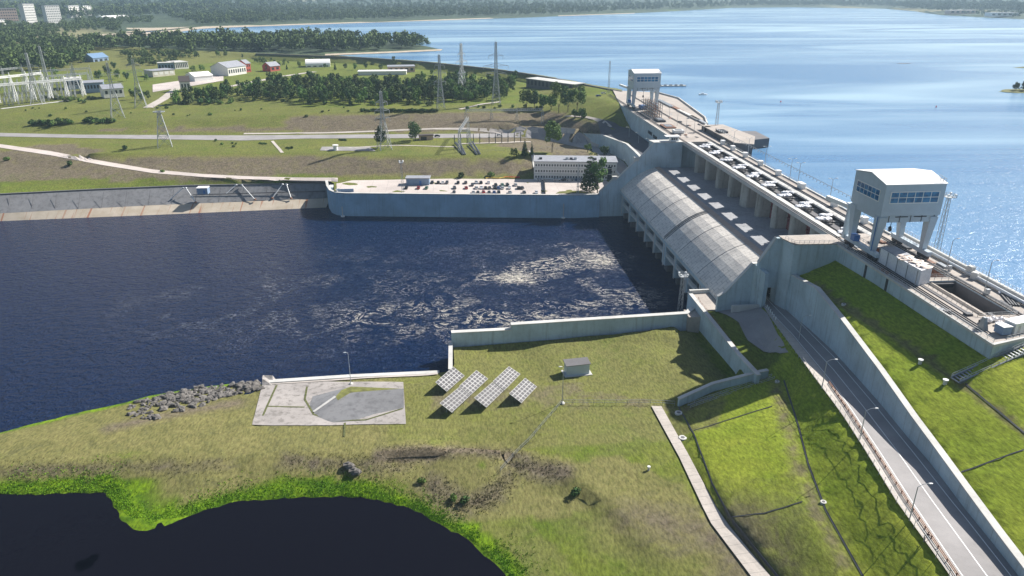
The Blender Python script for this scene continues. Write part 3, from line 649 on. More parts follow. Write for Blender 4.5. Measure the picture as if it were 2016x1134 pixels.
# drainage channels
for P in (L(1336, 802, 5.9, 1366, 855, 6.9, 1402, 952, 8.2, 1438, 1020, 9.0, 1530, 1134, 9.9, 1610, 1230, 10.4), L(1543, 750, 13.0, 1572, 840, 14.8, 1591, 914, 15.6, 1626, 1006, 16.0, 1698, 1134, 16.3, 1740, 1220, 16.6),
          L(1366, 854, 5.9, 1440, 830, 9, 1520, 804, 12.4), L(1440, 1024, 8.3, 1505, 1006, 12.5, 1580, 986, 15.4)):
    ribbon('drain_channel', P, .34, 'steel_dark', .12, 2)
for a, b in (((1892, 930), (2016, 886)), ((1900, 756), (2030, 864))):
    p0 = hit(*a); p1 = hit(*b); ribbon('drain_channel', [p0, p1], .34, 'steel_dark', .14, 2)
for px_, py_ in ((246, 380), (170, 379),): pass

# ============================================================ revetment of the north bank
bot = Lz(-1, -500, 470, -200, 450, 0, 440, 300, 429, 640, 414); bot = [p_ for p_ in bot]
mid = Lz(3.4, -500, 448, -200, 430, 0, 420, 300, 404, 650, 390)
top = Lz(11.2, -500, 411, -200, 394, 0, 383, 200, 373, 370, 366, 652, 360.5)
def band(a, b, name, mat, n=60, off=0):
    def samp(P, t_):
        ds = [0]
        for q, r_ in zip(P, P[1:]): ds.append(ds[-1] + (r_ - q).length)
        s = t_ * ds[-1]
        for i in range(len(ds) - 1):
            if s <= ds[i + 1] + 1e-6: return P[i].lerp(P[i + 1], (s - ds[i]) / (ds[i + 1] - ds[i]))
        return P[-1]
    m2 = MB(); vs = []
    for i in range(n + 1): vs += [samp(a, i / n), samp(b, i / n)]
    m2.add(vs, [(2 * i, 2 * i + 2, 2 * i + 3, 2 * i + 1) for i in range(n)]); return m2
rv = A('bank_revetment', 'long sloping concrete bank facing with dark upper band and rusty beige lower band', 'embankment', (-160, 425, 0))
concrete('rev_dark', (.21, .21, .215), dark=(.06, .06, .065), stain=.9, streak=.4, sc=.5)
m, t, p = newmat('rev_beige'); c = coords(t)
b1 = mixc(t, ramp(t, noise(t, c, .15, 4, .6), [(.35, 0), (.65, 1)]), (.38, .32, .24), (.47, .41, .33))
b1 = mixc(t, mth(t, 'MULTIPLY', ramp(t, noise(t, coords(t, (1, .02, .05)), .35, 3, .6), [(.565, 0), (.62, 1)]), .8), b1, (.30, .10, .04))
t.links.new(b1, p.inputs['Base Color']); p.inputs['Roughness'].default_value = .9
band(bot, mid, 'lower_band', 'rev_beige').build('lower_band', 'rev_beige', rv)
m_ = band([q + Vector((0, 0, .03)) for q in mid], top, 'u', ''); m_.build('upper_band', 'rev_dark', rv)
m_ = MB()
for a, b in zip(top, top[1:]): m_.beam(a + Vector((0, .3, .1)), b + Vector((0, .3, .1)), 1.2, .7)
m_.build('coping', 'conc_dark', rv)
m_ = MB(); pm = [a.lerp(b, .45) for a, b in zip(Lz(3.4, 380, 400.3, 640, 391), L(380, 366.5, 11.2, 640, 361, 11.2))]
m_.tube(pm[0] + Vector((0, -.3, .5)), pm[1] + Vector((0, -.3, .5)), .22); m_.build('rail_pipe', 'steel_dark', rv)
ribs = MB()
for px_ in range(20, 640, 46):
    a = at(px_, 383 - px_ * .034 + 2, 11); b = at(px_ - 4, 418 - px_ * .045, 3.6); ribs.beam(a + Vector((0, 0, .1)), b + Vector((0, 0, .1)), .2, .1)
ribs.sep('joint_rib', 'conc_dark', rv)
# struts anchoring the floating boom on the bank
STR = [((360, 370), (332, 396)), ((366, 370), (385, 398)), ((465, 364), (433, 392)), ((476, 364), (502, 393)), ((556, 363), (536, 390)), ((564, 363), (573, 390))]
for i, (a, b) in enumerate(STR):
    lab = ['white pipe strut on the dark bank facing, leaning left, left of the grey cabin', 'white pipe strut on the dark bank facing, ending just below the grey cabin',
           'long white pipe strut leaning left in the middle pair on the bank facing', 'white pipe strut leaning right in the middle pair on the bank facing',
           'white pipe strut leaning left in the pair nearest the quay', 'short white pipe strut leaning right in the pair nearest the quay'][i]
    p0 = at(*a, 11.6); p1 = at(*b, 4.6); s_ = A('pipe_strut', lab, 'strut', p1, 'pipe struts on the bank facing')
    MB().tube(p0, p1, .28).build('pipe', 'white_paint', s_); MB().blob(p1, (.8, .8, .6), i).build('anchor', 'rust', s_); MB().blob(p0, (.7, .6, .5), i).build('winch', 'steel_light', s_)
q = at(401, 381, 9); s_ = thing('boom_cabin', 'grey metal cabin standing on the sloping bank facing', 'cabin', q)
MB().box(-3, 3, -2, 2.5, 0, 3.6).build('wall', 'wall_blue', s_); MB().box(-3.2, 3.2, -2.2, 2.7, 3.6, 3.85).build('roof', 'roof_white', s_); MB().box(.6, 1.6, -2.06, -2, .3, 2.4).build('door', 'blue_paint', s_)

# ============================================================ POWERHOUSE
Y0, Y1 = 226.0, 392.3; BAY = 16.6; PY = [380 - BAY * k for k in range(9)] + [230.8]
ph = A('powerhouse', 'long concrete powerhouse with a curved grey slab roof between river and spillway gates', 'powerhouse', (97, 309, 0))
prof = [(96.2, 15.0), (96.6, 15.9), (98, 17.2), (99.8, 18.9), (102, 20.9), (104.6, 22.9), (107.5, 24.8), (111, 26.5), (115, 27.7), (115, 26.6), (111, 25.3), (107.5, 23.6), (104.6, 21.7), (102, 19.6), (99.8, 17.6), (98, 15.8), (97.6, 15)]
MB().profy(prof, 229.3, 304.5).build('roof', 'hall_roof', ph); MB().profy(prof, 305.7, Y1).build('roof', 'hall_roof', ph)
jt = MB(); up_ = [(x, z + .2) for x, z in prof[1:9]]
for ya in (303.2, 304.6, 306.2):
    for a, b in zip(up_, up_[1:]): jt.beam((a[0], ya, a[1] - .1), (b[0], ya, b[1] - .1), .3, .25)
for ya in (260, 285, 330, 352):
    for a, b in zip(up_, up_[1:]): jt.beam((a[0], ya, a[1] - .17), (b[0], ya, b[1] - .17), .18, .14)
jt.sep('roof_rib', 'conc_dark', ph)
concrete('conc_tan', (.42, .33, .27), dark=(.2, .15, .12), stain=.5, joints=2.1, streak=0)
MB().profy([(115, 27.72), (117.6, 28.15), (118.3, 27.3), (118.3, 24.4), (115, 25.4)], Y0 + .6, Y1).build('roof_ridge', 'conc_tan', ph)
MB().box(118.3, 141, Y0 + .6, Y1, 24.0, 27.5).build('apron', 'conc_apron', ph)
MB().box(96.5, 97.6, 229.3, Y1, 13.4, 15.0).build('eave_beam', 'conc_wall', ph)
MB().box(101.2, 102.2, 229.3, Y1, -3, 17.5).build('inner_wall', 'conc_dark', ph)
for k in range(11):
    yc = 388.4 - BAY * k; wd = 1.5 if k != 5 else 2.4
    if yc < 228: break
    pr = MB().box(96.9, 101.2, yc - wd, yc + wd, 3.2, 13.4).build('buttress', 'conc_wall', ph)
    MB().box(98.2, 101.15, yc - wd + .2, yc + wd - .2, -3, 3.2).build('footing', 'conc_dark', pr)
    MB().box(96.6, 96.9, yc - .5, yc + .5, 2.6, 13.4).build('pilaster', 'conc_light', pr)
    if k < 10:
        ya, yb = yc - BAY + 1.5, yc - 1.5
        if ya < 229.4: ya = 229.4
        lb = MB(); lb.box(97.1, 97.9, ya, yb, 12.2, 13.4); lb.box(97.1, 98.3, ya, yb, 7.4, 8.9); lb.box(97.1, 97.5, ya, yb, 9.4, 9.75)
        lb.sep('louvre_beam', 'conc_light', ph)
# end walls (fins)
finF = [(84.2, -2), (84.2, 14), (89.6, 19.2), (92.6, 22.0), (94.6, 22.0), (104.2, 31.7), (105.4, 31.9), (113.9, 41.5), (130, 41.5), (130, -2)]
MB().profy(finF, Y1, Y1 + 1.6).build('end_wall', 'conc_wall', ph)
cp = MB()
for a, b in zip(finF[1:8], finF[2:9]): cp.beam((a[0], Y1 + .8, a[1] + .15), (b[0], Y1 + .8, b[1] + .15), 2.0, .3)
cp.box(103.2, 105.6, Y1 - .3, Y1 + 1.9, 31.5, 33.6); cp.box(91.4, 94.2, Y1 - .3, Y1 + 1.9, 21.0, 23.0); cp.build('coping', 'conc_light', ph)
fin2 = [(93.2, 12), (93.2, 19.6), (95.6, 20.9), (104.4, 31.6), (106, 31.6), (106, 16.4), (96, 14)]
MB().profy(fin2, 228, 229.3).build('end_wall', 'conc_wall', ph)
cp = MB()
for a, b in zip(fin2[1:4], fin2[2:5]): cp.beam((a[0], 228.65, a[1] + .1), (b[0], 228.65, b[1] + .1), 1.5, .25)
cp.build('coping', 'conc_light', ph)
MB().prism([(105, 228), (106.4, 228), (108.6, 223.4), (107.0, 222.9)], 16, [31.6, 31.6, 29.8, 29.8]).build('wing_wall', 'conc_wall', ph)
MB().box(97, 107.3, 223.6, 224.5, 15, 18.0).build('low_wall', 'conc_light', ph)
MB().profy([(105.5, 32.6), (110.6, 41.5), (114, 41.5), (114, 23.4), (105.5, 23.4)], 226, 227.4).build('end_wall', 'conc_wall', ph)
cp = MB(); cp.beam((105.5, 226.7, 32.8), (110.6, 226.7, 41.7), 1.6, .3); cp.build('coping', 'conc_light', ph)
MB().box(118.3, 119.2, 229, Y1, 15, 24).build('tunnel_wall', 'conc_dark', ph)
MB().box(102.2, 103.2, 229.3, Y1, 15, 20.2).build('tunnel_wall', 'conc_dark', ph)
# piers, gates
pier_m = {}
for k, yc in enumerate(PY):
    w_ = 3.3 if k == 4 else 1.7
    pm_ = MB(); pts_ = [(147, yc - w_), (147, yc + w_), (135.2, yc + w_)] + [(133.6 + 1.6 * (1 - sin(a)), yc + w_ * cos(a)) for a in np.linspace(.2, pi - .2, 7)] + [(135.2, yc - w_)]
    pm_.prism(pts_, 24, 39.7).build('spillway_pier', 'conc_pier', ph, smooth=False)
gl = [Y1] + PY
for a, b in zip(gl, gl[1:]):
    ya, yb = b + 2.4, a - 2.4
    if a == Y1: yb = Y1 - 1
    if yb - ya < 3: continue
    if abs(b - PY[4]) < .1: ya = b + 3.4
    if abs(a - PY[4]) < .1: yb = a - 3.4
    g_ = MB().box(140.0, 140.7, ya, yb, 26, 36.5).build('spillway_gate', 'gate_dark', ph)
    MB().box(139.4, 140.0, ya, yb, 27.5, 31.0).build('gate_panel', 'gate_red', g_)
    lt = MB()
    for z in (32.2, 34, 35.8): lt.box(139.1, 140.0, ya, yb, z, z + .35)
    for i in range(6): y = ya + (yb - ya) * (i + .5) / 6; lt.box(139.0, 139.9, y - .2, y + .2, 31, 37.5)
    lt.build('gate_girder', 'gate_red', g_)
    MB().box(139.0, 142, ya - .6, yb + .6, 37.8, 39.6).build('gate_beam', 'conc_dark', g_)

# ============================================================ DAM DECK
D = 41.5
dk = A('dam_deck', 'pale concrete dam crest deck carrying the crane rails above the spillway', 'dam', (140, 300, D))
MB().box(130, 134.6, 222, Y1 + 8, 40.1, D).build('rail_beam', 'conc_light', dk)
MB().box(143.6, 147.4, 226, Y1 + .5, 38.6, D).build('rail_beam', 'conc_light', dk)
MB().box(147.4, 151.5, 226, Y1 + .5, 40.4, D + .02).build('walkway', 'conc_deck', dk)
MB().box(143.55, 143.6, 226, Y1, 38.5, 40.9).build('beam_side_shade', 'steel_dark', dk)  # dark sheet that paints the shade on the rail beam's side face
MB().prism([(112.6, 224.6), (113.8, 219.2), (130.2, 218.3), (130.2, 226), (140, 226), (140, 229), (112.6, 229)], 15, D - .05).build('abutment', 'conc_wall', dk)
MB().prism([(112.2, 224.7), (113.5, 218.8), (130.4, 217.9), (130.4, 228), (112.2, 228)], D - .05, D + .25).build('platform', 'conc_deck', dk)
MB().prism([(114, Y1 + .1), (130, Y1 + .1), (130, Y1 + 6.5), (112.8, Y1 + 6.5)], 20, D - .05).build('abutment', 'conc_wall', dk)
MB().prism([(113.5, Y1 - .3), (130, Y1 - .3), (130, Y1 + 7), (112.4, Y1 + 7)], D - .05, D + .25).build('platform', 'conc_light', dk)
nw = MB(); nw.box(128.5, 135.5, 158, 226, 28, D); nw.box(146, 155, 158, 226, 28, D)
nw.box(135.5, 146, 184.2, 187, 28, D); nw.box(135.5, 146, 214, 226, 28, D)
nw.prism([(128.5, 144.6), (155, 152.2), (155, 158), (128.5, 158)], 28, D); nw.box(135.5, 146, 158, 160, 28, D)
nw.box(135.5, 146, 160, 214, 28, 31)
nw.build('deck_block', 'conc_wall', dk)
pv = MB()
pv.prism([(128.6, 144.75), (154.9, 152.3), (154.9, 160), (128.6, 160)], D, D + .03); pv.box(128.6, 135.5, 160, 225, D, D + .03); pv.box(146, 154.9, 160, 225.9, D, D + .03); pv.box(135.5, 146, 184.2, 187, D, D + .03); pv.box(135.5, 146, 214, 225.9, D, D + .03)
pv.build('deck_paving', 'conc_deck', dk)
fw = [(127.9, 399), (150, 392.8), (152, 400), (152, 425), (160, 440), (163.5, 447), (170, 470), (180, 560), (172, 600), (140, 615), (131, 560), (127.2, 531), (127.9, 512)]
MB().prism(fw, 26, D).build('deck_block', 'conc_wall', dk)
m_ = MB(); m_.prism([(x + (.2 if x < 140 else -.3), y) for x, y in fw], D, D + .04); m_.build('deck_paving', 'conc_deck', dk)
MB().box(128.2, 151.6, Y1 + .5, 400, D - 1.5, D + .05).build('deck_paving', 'conc_deck', dk)
# cornice, rails, kerbs
m_ = MB(); m_.box(127.9, 128.5, 144.2, 218.2, D - .55, D + .15); m_.beam((128, 144.3, D - .2), (155, 152, D - .2), .8, .7); m_.box(127.4, 127.9, 399, 512, D - .5, D + .15); m_.sep('cornice', 'conc_light', dk)
rl = MB()
for x in (131.4, 146.8):
    for dx in (-.45, .45): rl.box(x + dx - .09, x + dx + .09, 150, 590, D + .03, D + .22)
rl.build('crane_rail', 'rail_dark', dk)
m_ = MB(); m_.box(154.2, 155.2, 152.5, 226, D, D + 1.3); m_.box(151.0, 151.7, 226, Y1, D, D + .5); m_.build('parapet', 'conc_light', dk)
m_ = MB()
for a, b in zip(fw[4:8], fw[5:9]): m_.beam((a[0] - 1, a[1], D + .5), (b[0] - 1, b[1], D + .5), .8, 1.2)
m_.build('parapet', 'conc_light', dk)
m_ = MB()
for z in (5.5, ): m_.box(128.38, 128.5, 200.2, 201.2, 34, D - .6)
m_.box(128.36, 128.5, 188.6, 189.6, 32, D - .6); m_.sep('wall_groove', 'steel_dark', dk)
m_ = MB(); m_.box(127.6, 127.8, 436, 444, 34.5, 36.3); m_.box(127.6, 127.8, 447, 456, 35.0, 36.9); m_.sep('window', 'glass_dark', dk)
def railing(path, h=1.1, sp=2.2, mat='steel_light', r=.05, bars=2):
    m2 = MB()
    for a, b in zip(path, path[1:]):
        a = Vector(a); b = Vector(b); n = max(1, int((b - a).length / sp))
        for i in range(n + 1):
            q_ = a.lerp(b, i / n); m2.beam(q_, q_ + Vector((0, 0, h)), r * 1.6)
        for k in range(bars): m2.beam(a + Vector((0, 0, h * (k + 1) / bars)), b + Vector((0, 0, h * (k + 1) / bars)), r * 1.4)
    return m2
railing([(128.7, 145, D), (128.7, 218, D)]).build('railing', 'steel_light', dk)
railing([(155, 152.5, D + 1.2), (155, 226, D + 1.2)], 1.2, 1.5, bars=2).build('railing', 'steel_light', dk)
railing([(151.4, 226, D + .4), (151.4, Y1, D + .4)], 1.1, 2.5).build('railing', 'steel_light', dk)
railing([(113, 224.6, D + .2), (113.8, 219.4, D + .2), (130.2, 218.5, D + .2)], 1.1, 1.6).build('railing', 'steel_light', dk)
for (x0, x1, y0, y1) in ((135.2, 146.3, 159.6, 184.4), (135.2, 146.3, 186.8, 214.2)):
    railing([(x0, y0, D), (x1, y0, D), (x1, y1, D), (x0, y1, D), (x0, y0, D)], 1.1, 2).build('railing', 'steel_grey', dk)
m_ = MB(); m_.box(135.52, 135.6, 160, 184, 31, 41.3); m_.box(145.9, 145.98, 160, 184, 31, 41.2); m_.box(135.5, 146, 183.9, 184.15, 31, 41.2); m_.sep('pit_lining', 'conc_dark', dk)
m_ = MB(); m_.box(135.6, 135.66, 187.1, 213.9, 31, 41.3); m_.box(145.8, 145.9, 187.1, 213.9, 31, 41.3); m_.box(135.6, 145.8, 213.7, 213.9, 31, 41.3); m_.box(135.6, 145.8, 187.1, 213.7, 36, 36.3); m_.sep('pit_lining', 'rust', dk)
m_ = MB(); m_.box(138.4, 138.9, 160, 184, 38.9, 41.2); m_.box(140.4, 142.6, 164, 180, 34, 39.3); m_.box(135.7, 136.6, 160, 184, 39.5, 41.2); m_.sep('pit_beam', 'conc_deck', dk)
m_ = MB(); m_.box(141.2, 142.4, 162, 164, 39.3, 40.5); m_.box(139, 145, 183, 183.8, 39.8, 41); m_.sep('pit_machine', 'steel_dark', dk)
hp = MB(); rr0 = random.Random(3)
for (x0, x1, y0, y1) in ((132.4, 135, 160, 216), (147.8, 153, 158, 222), (129, 131, 160, 216), (131, 145, 215, 224), (134, 146, 402, 430), (146, 158, 432, 520), (132, 145, 430, 500)):
    for k in range(7):
        x = rr0.uniform(x0, x1); y = rr0.uniform(y0, y1); a, b = rr0.uniform(.3, 1.0), rr0.uniform(.5, 2.2); hp.box(x - a, x + a, y - b, y + b, D + .03, D + rr0.choice((.08, .25, .6)))
st_ = hp.starts + [(len(hp.v), len(hp.f))]
for n_, ((a, fa), (b, fb)) in enumerate(zip(st_, st_[1:])):
    q_ = MB(); q_.add(hp.v[a:b], [tuple(i - a for i in f) for f in hp.f[fa:fb]]); q_.build('hatch_plate', ['steel_dark', 'rust', 'steel_grey', 'conc_dark'][n_ % 4], dk)
MB().box(133.3, 134.3, 160, 214, D + .03, D + .22).build('cable_duct', 'conc_dark', dk); MB().box(147.6, 147.9, 152, 590, D + .05, D + .2).build('cable_duct', 'conc_dark', dk); MB().box(129.9, 130.2, 152, 590, D + .05, D + .18).build('cable_duct', 'steel_dark', dk)
# pier-top platforms with white covers
k = 0
for i, yc in enumerate(PY):
    for j, (dx, dy, sx, sy) in enumerate(((137.4, -.9, 2.7, 3.4), (140.6, 3.4, 2.4, 2.6))):
        c0 = thing('hatch_cover', ('weathered white lumpy cover on the %s spillway pier from the near crane, %s side' % (['tenth', 'ninth', 'eighth', 'seventh', 'sixth', 'fifth', 'fourth', 'third', 'second', 'nearest'][i], ['downstream', 'upstream'][j])), 'cover', (dx, yc + dy, D - 1.8), 0, 'white covers on the spillway piers')
        a_ = MB()
        a_.box(-sx, sx, -sy / 2 - .4, sy / 2 + .4, 0, .4)
        a_.build('slab', 'conc_dark', c0)
        b_ = MB()
        for q_ in range(5): b_.blob((-sx + .7 + q_ * (2 * sx - 1.4) / 4, random.uniform(-.4, .4), 1.9), (1.1, sy / 2 * random.uniform(.8, 1.15), .55), i * 9 + q_ + j * 50, 9, 5, .25)
        b_.build('cover_sheet', 'white_bag', c0)
        f_ = railing([(-sx, -sy / 2, .4), (sx, -sy / 2, .4), (sx, sy / 2, .4), (-sx, sy / 2, .4), (-sx, -sy / 2, .4)], 1.5, 1.3, bars=3, r=.07); f_.build('frame', 'steel_dark', c0)
    cw_ = MB(); 
MB().box(134, 143.6, 226, 228.5, 39.5, D).build('cross_slab', 'conc_deck', dk)
cb = MB()
for yc in PY: cb.box(133.6, 143.6, yc - .9, yc + .9, 39.7, 40.3)
cb.sep('cross_beam', 'conc_dark', dk)

# hoist cabinets along the upstream walkway
for i, yc in enumerate([384, 369, 352, 333, 313, 290, 262, 240]):
    s_ = thing('hoist_cabinet', '%s white hoist cabinet from the far crane on the walkway%s' % (['first', 'second', 'third', 'fourth', 'fifth', 'sixth', 'seventh', 'eighth'][i], ', larger than the rest' if i == 5 else ''), 'cabinet', (149.4, yc, D), 0, 'white cabinets along the walkway')
    k = 1.8 if i == 5 else 1
    MB().box(-.9, .9, -1.1 * k, 1.1 * k, 0, 2.2).build('housing', 'white_paint', s_); MB().box(-1.05, 1.05, -1.25 * k, 1.25 * k, 2.2, 2.4).build('lid', 'roof_white', s_)
# lamps
def lamp(loc, rz, label, group, h=8.0, arm=2.0, double=False):
    s_ = thing('street_lamp', label, 'street lamp', loc, rz, group)
    m2 = MB(); m2.tube((0, 0, 0), (0, 0, h), .13, .08, 6); m2.build('pole', 'galv', s_)
    for sg in ((1, -1) if double else (1,)):
        m2 = MB(); m2.tube((0, 0, h), (sg * arm * .5, 0, h + .6), .06, n=5); m2.tube((sg * arm * .5, 0, h + .6), (sg * arm, 0, h + .7), .06, n=5); m2.build('arm', 'galv', s_)
        m2 = MB(); m2.blob((sg * (arm + .4), 0, h + .65), (.55, .22, .14), 1, 6, 4, 0); m2.build('lamp_head', 'white_paint', s_)
    return s_
LP = [(1618, 765), (1692, 868), (1790, 1025)]
o0 = at(1572, 672, 17.2)
o0 = rp(1572, 672)[0]; lamp((o0.x, o0.y, o0.z + .1), 0, 'street lamp in shade at the tunnel end of the sunken road', 'lamps along the sunken road')
lamp(rp(1618, 765)[0], 0, 'street lamp where the pavement leaves the shade, second from the tunnel', 'lamps along the sunken road')
lamp(rp(1692, 868)[0], 0, 'street lamp on the pavement edge between the second lamp and the walker', 'lamps along the sunken road')
lamp(rp(1790, 1025)[0], 0, 'street lamp nearest the walker on the sunken road pavement', 'lamps along the sunken road')
for i, yc in enumerate([372, 352, 331, 304, 296, 268, 243, 229]):
    lamp((150.7, yc, D), 0, '%s lamp post on the upstream walkway holding the coiled cable' % ['first (farthest)', 'second', 'third', 'fourth', 'fifth', 'sixth', 'seventh', 'eighth (nearest the big crane)'][i], 'lamps on the upstream walkway', 9, 1.1, True)
m_ = MB(); yy = 400
while yy > 222:
    m_.beam((150.7 + .55 * cos(yy * 2.1), yy, 47.2 + .55 * sin(yy * 2.1)), (150.7 + .55 * cos((yy - .75) * 2.1), yy - .75, 47.2 + .55 * sin((yy - .75) * 2.1)), .10); yy -= .75
m_.beam((150.7, 400, 47.8), (150.7, 222, 47.8), .07); tag(m_.build('cable_coil', 'steel_grey'), 'long coiled grey cable strung between the walkway lamp posts', 'cable')
for i, (px_, py_) in enumerate(((1862, 533), (1936, 580))):
    lamp(at(px_, py_, D), 0, ['lamp post on the deck beside the empty pit, nearer the crane', 'lamp post on the deck beside the empty pit, nearer the white bags'][i], 'lamps on the near deck', 9.5, 1.2)
    q_ = at(px_, py_, D); s_ = thing('switch_box', ['grey switch box at the foot of the deck lamp nearer the crane', 'grey switch box at the foot of the deck lamp nearer the bags'][i], 'box', (q_.x + .9, q_.y - .2, D), 0); MB().box(-.5, .5, -.4, .4, .3, 1.7).build('housing', 'steel_light', s_); MB().box(-.3, .3, -.2, .2, 0, .3).build('foot', 'steel_grey', s_)
for i, (px_, py_) in enumerate(((1317, 235), (1333, 247), (1350, 262), (1366, 262), (1384, 262), (1295, 222))):
    lamp(at(px_, py_, D), 0, 'thin lamp post on the far deck, %s of a row of six' % ['second', 'third', 'fourth', 'fifth', 'sixth and nearest', 'first and farthest'][i], 'lamps on the far deck', 8, 1)
for i, (px_, py_) in enumerate(((1185, 345), (1232, 340), (1207, 297))):
    lamp(at(px_, py_, 18), pi, 'lamp on the curved sunken road by the powerhouse, %s' % ['beside the office building', 'closest to the powerhouse wall', 'where the road bends'][i], 'lamps by the far road', 7, 1)
for i in range(4):
    q_ = Vector((119 + i * 1.2, 470 - i * 20, 29.9)); lamp(q_, pi, 'lamp on the dark upper yard under the far dam wall, number %d from the back' % (i + 1), 'lamps on the upper yard', 6, 1.5)

# ============================================================ cranes
def crane(loc, label, hook_mat, windows=True):
    r = thing('gantry_crane', label, 'gantry crane', loc)
    y0, y1, x0, x1 = 0, 17.5, 0, 19
    bd = MB(); hp = [(y0, 15.2), (y0, 24.0), (y0 + 1.2, 24.6), (y0 + 8.5, 26.4), (y1 - 1.2, 25.2), (y1, 24.6), (y1, 13.6), (y1 - 4, 13.2), (y1 - 7, 14.3), (y0 + 4.5, 14.3)]
    hp = [(y0, 14.6), (y0, 24.2), (8.5, 26.0), (y1, 24.6), (y1, 14.6)]
    n = len(hp); vs = [(x0, y, z) for y, z in hp] + [(x1, y, z) for y, z in hp]
    bd.add(vs, [tuple(range(n)), tuple(range(2 * n - 1, n - 1, -1))] + [(i, n + i, n + (i + 1) % n, (i + 1) % n) for i in range(n)])
    cb_ = bd.build('cabin', 'crane_paint', r)
    rf = MB(); rp = [(y0 - .25, 24.25), (8.5, 26.12), (y1 + .25, 24.7), (y1 + .25, 24.9), (8.5, 26.35), (y0 - .25, 24.45)]; n = 6
    rf.add([(x0 - .25, y, z) for y, z in rp] + [(x1 + .25, y, z) for y, z in rp], [tuple(range(n)), tuple(range(2 * n - 1, n - 1, -1))] + [(i, n + i, n + (i + 1) % n, (i + 1) % n) for i in range(n)])
    rf.build('roof', 'roof_white', cb_)
    def win(xa, xb, ya, yb, za, zb, nx, nz, axis):
        fr = MB(); gl_ = MB()
        if axis == 'y':  # on the face y = ya, normal -y
            fr.box(xa - .2, xb + .2, ya - .12, ya + .02, za - .2, zb + .2)
            for i in range(nx):
                for j in range(nz):
                    w1 = (xb - xa) / nx; h1 = (zb - za) / nz; gl_.box(xa + i * w1 + .13, xa + (i + 1) * w1 - .13, ya - .16, ya - .1, za + j * h1 + .12, za + (j + 1) * h1 - .12)
        else:
            fr.box(xa - .12, xa + .02, ya - .2, yb + .2, za - .2, zb + .2)
            for i in range(nx):
                for j in range(nz):
                    w1 = (yb - ya) / nx; h1 = (zb - za) / nz; gl_.box(xa - .16, xa - .1, ya + i * w1 + .13, ya + (i + 1) * w1 - .13, za + j * h1 + .12, za + (j + 1) * h1 - .12)
        f = fr.build('window', 'white_paint', cb_); gl_.build('pane', 'glass_blue', f)
    win(2.0, 17.2, y0, y0, 18.6, 22.0, 6, 2, 'y'); win(x0, x0, 2.6, 15.4, 18.6, 22.0, 6, 2, 'x')
    gd = MB(); gd.box(x0 + 1.2, x1 - .4, .4, 2.0, 12.4, 14.6); gd.box(x0 + 1.2, x1 - .4, y1 - 2, y1 - .4, 12.4, 14.6)
    gd.box(x0 + .3, x0 + 1.5, .4, y1 - .4, 12.9, 14.6); gd.box(x1 - 1.7, x1 - .2, .4, y1 - .4, 12.9, 14.6); gd.sep('girder', 'crane_paint', r)
    gs = MB()
    for x in (x0 + 3, x0 + 6.5, x0 + 10, x0 + 13.5, x1 - 1.5): gs.box(x - .1, x + .1, .3, .42, 12.4, 14.6)
    gs.box(x0 + 5, x0 + 9, .2, .4, 14.0, 14.25); gs.box(x0 + 11, x0 + 15, .2, .4, 14.0, 14.25); gs.sep('girder_rib', 'steel_dark', r)
    for (x, sx) in ((x0 + 1.1, 1), (x1 - 1.3, -1)):
        for (y, sy) in ((y0 + 2.3, 1), (y1 - 2.3, -1)):
            lg = MB(); xb = x + (-.3 if sx > 0 else .3) * 0; lg.taper((x, y + sy * .2, 2.6), (x + sx * .2, y - sy * .7, 14.0), 1.5, 1.5, 2.5, 3.2)
            lg.build('leg', 'crane_paint', r)
            bg_ = MB(); yb = y - sy * .6
            for d_ in (-1.3, 1.3):
                bg_.box(x - .55, x + .55, yb + d_ - 1.05, yb + d_ + 1.05, .5, 1.5); 
                for e in (-.55, .55): bg_.tube((x - .3, yb + d_ + e, .45), (x + .3, yb + d_ + e, .45), .42, n=10)
            bg_.build('bogie', 'steel_dark', r)
        sb_ = MB(); sb_.box(x - .7, x + .7, -1.2, y1 + 1.2, 1.5, 2.9)
        sb_.build('sill_beam', 'crane_paint', r)
        rr_ = railing([(x + sx * .9, 3, 2.9), (x + sx * .9, y1 - 3, 2.9)], 1.1, 1.6); rr_.build('sill_railing', 'steel_light', r)
    hk = MB(); hk.box(7.5, 11.5, 6, 11, 13.2, 14.4); hk.blob((9.5, 8.5, 12.4), (1.8, 1.8, 1.2), 3, 8, 5, .3); hk.build('trolley', hook_mat, r)
    h2 = MB(); h2.tube((9.5, 8.5, 12.0), (9.5, 8.5, 8.2), .12); h2.blob((9.5, 8.5, 7.6), (.6, .6, .9), 5); h2.build('hook', 'steel_dark', r)
    jb = MB(); jb.beam((.2, y1 + .5, 12.6), (-3.5, y1 + 8.5, 13.6), 1.4, 1.3); jb.build('jib', 'white_paint', r)
    jm = MB(); jm.taper((.8, y1 + 1.2, 1.5), (.8, y1 + 1.2, 12.4), 1.4, 1.4, 1.0, 1.0); jm.box(-.2, 1.8, y1 + .2, y1 + 2.2, 12.2, 13.6); jm.build('jib_mast', 'crane_paint', r)
    ld = MB(); ld.beam((0, y0 + 1.5, 3), (0, y0 + 1.2, 14), .3, .12); ld.build('ladder', 'blue_paint', r)
    bx = MB(); bx.box(-.4, 1.6, 11, 13.2, 2.9, 4.9); bx.build('motor_box', 'blue_paint', r)
    rr_ = railing([(x1 - 3, .6, 24.3), (x1, .6, 24.3), (x1, 4, 24.7)], 1.4, 1); rr_.build('roof_railing', 'steel_grey', r)
    return r
c1 = crane((130.4, 201.5, D), 'big pale blue gantry crane with two-storey blue windows on the near deck', 'yellow_paint')
c2 = dup(c1, (130.8, 512, D), label='distant pale gantry crane with dark windows at the far end of the dam')
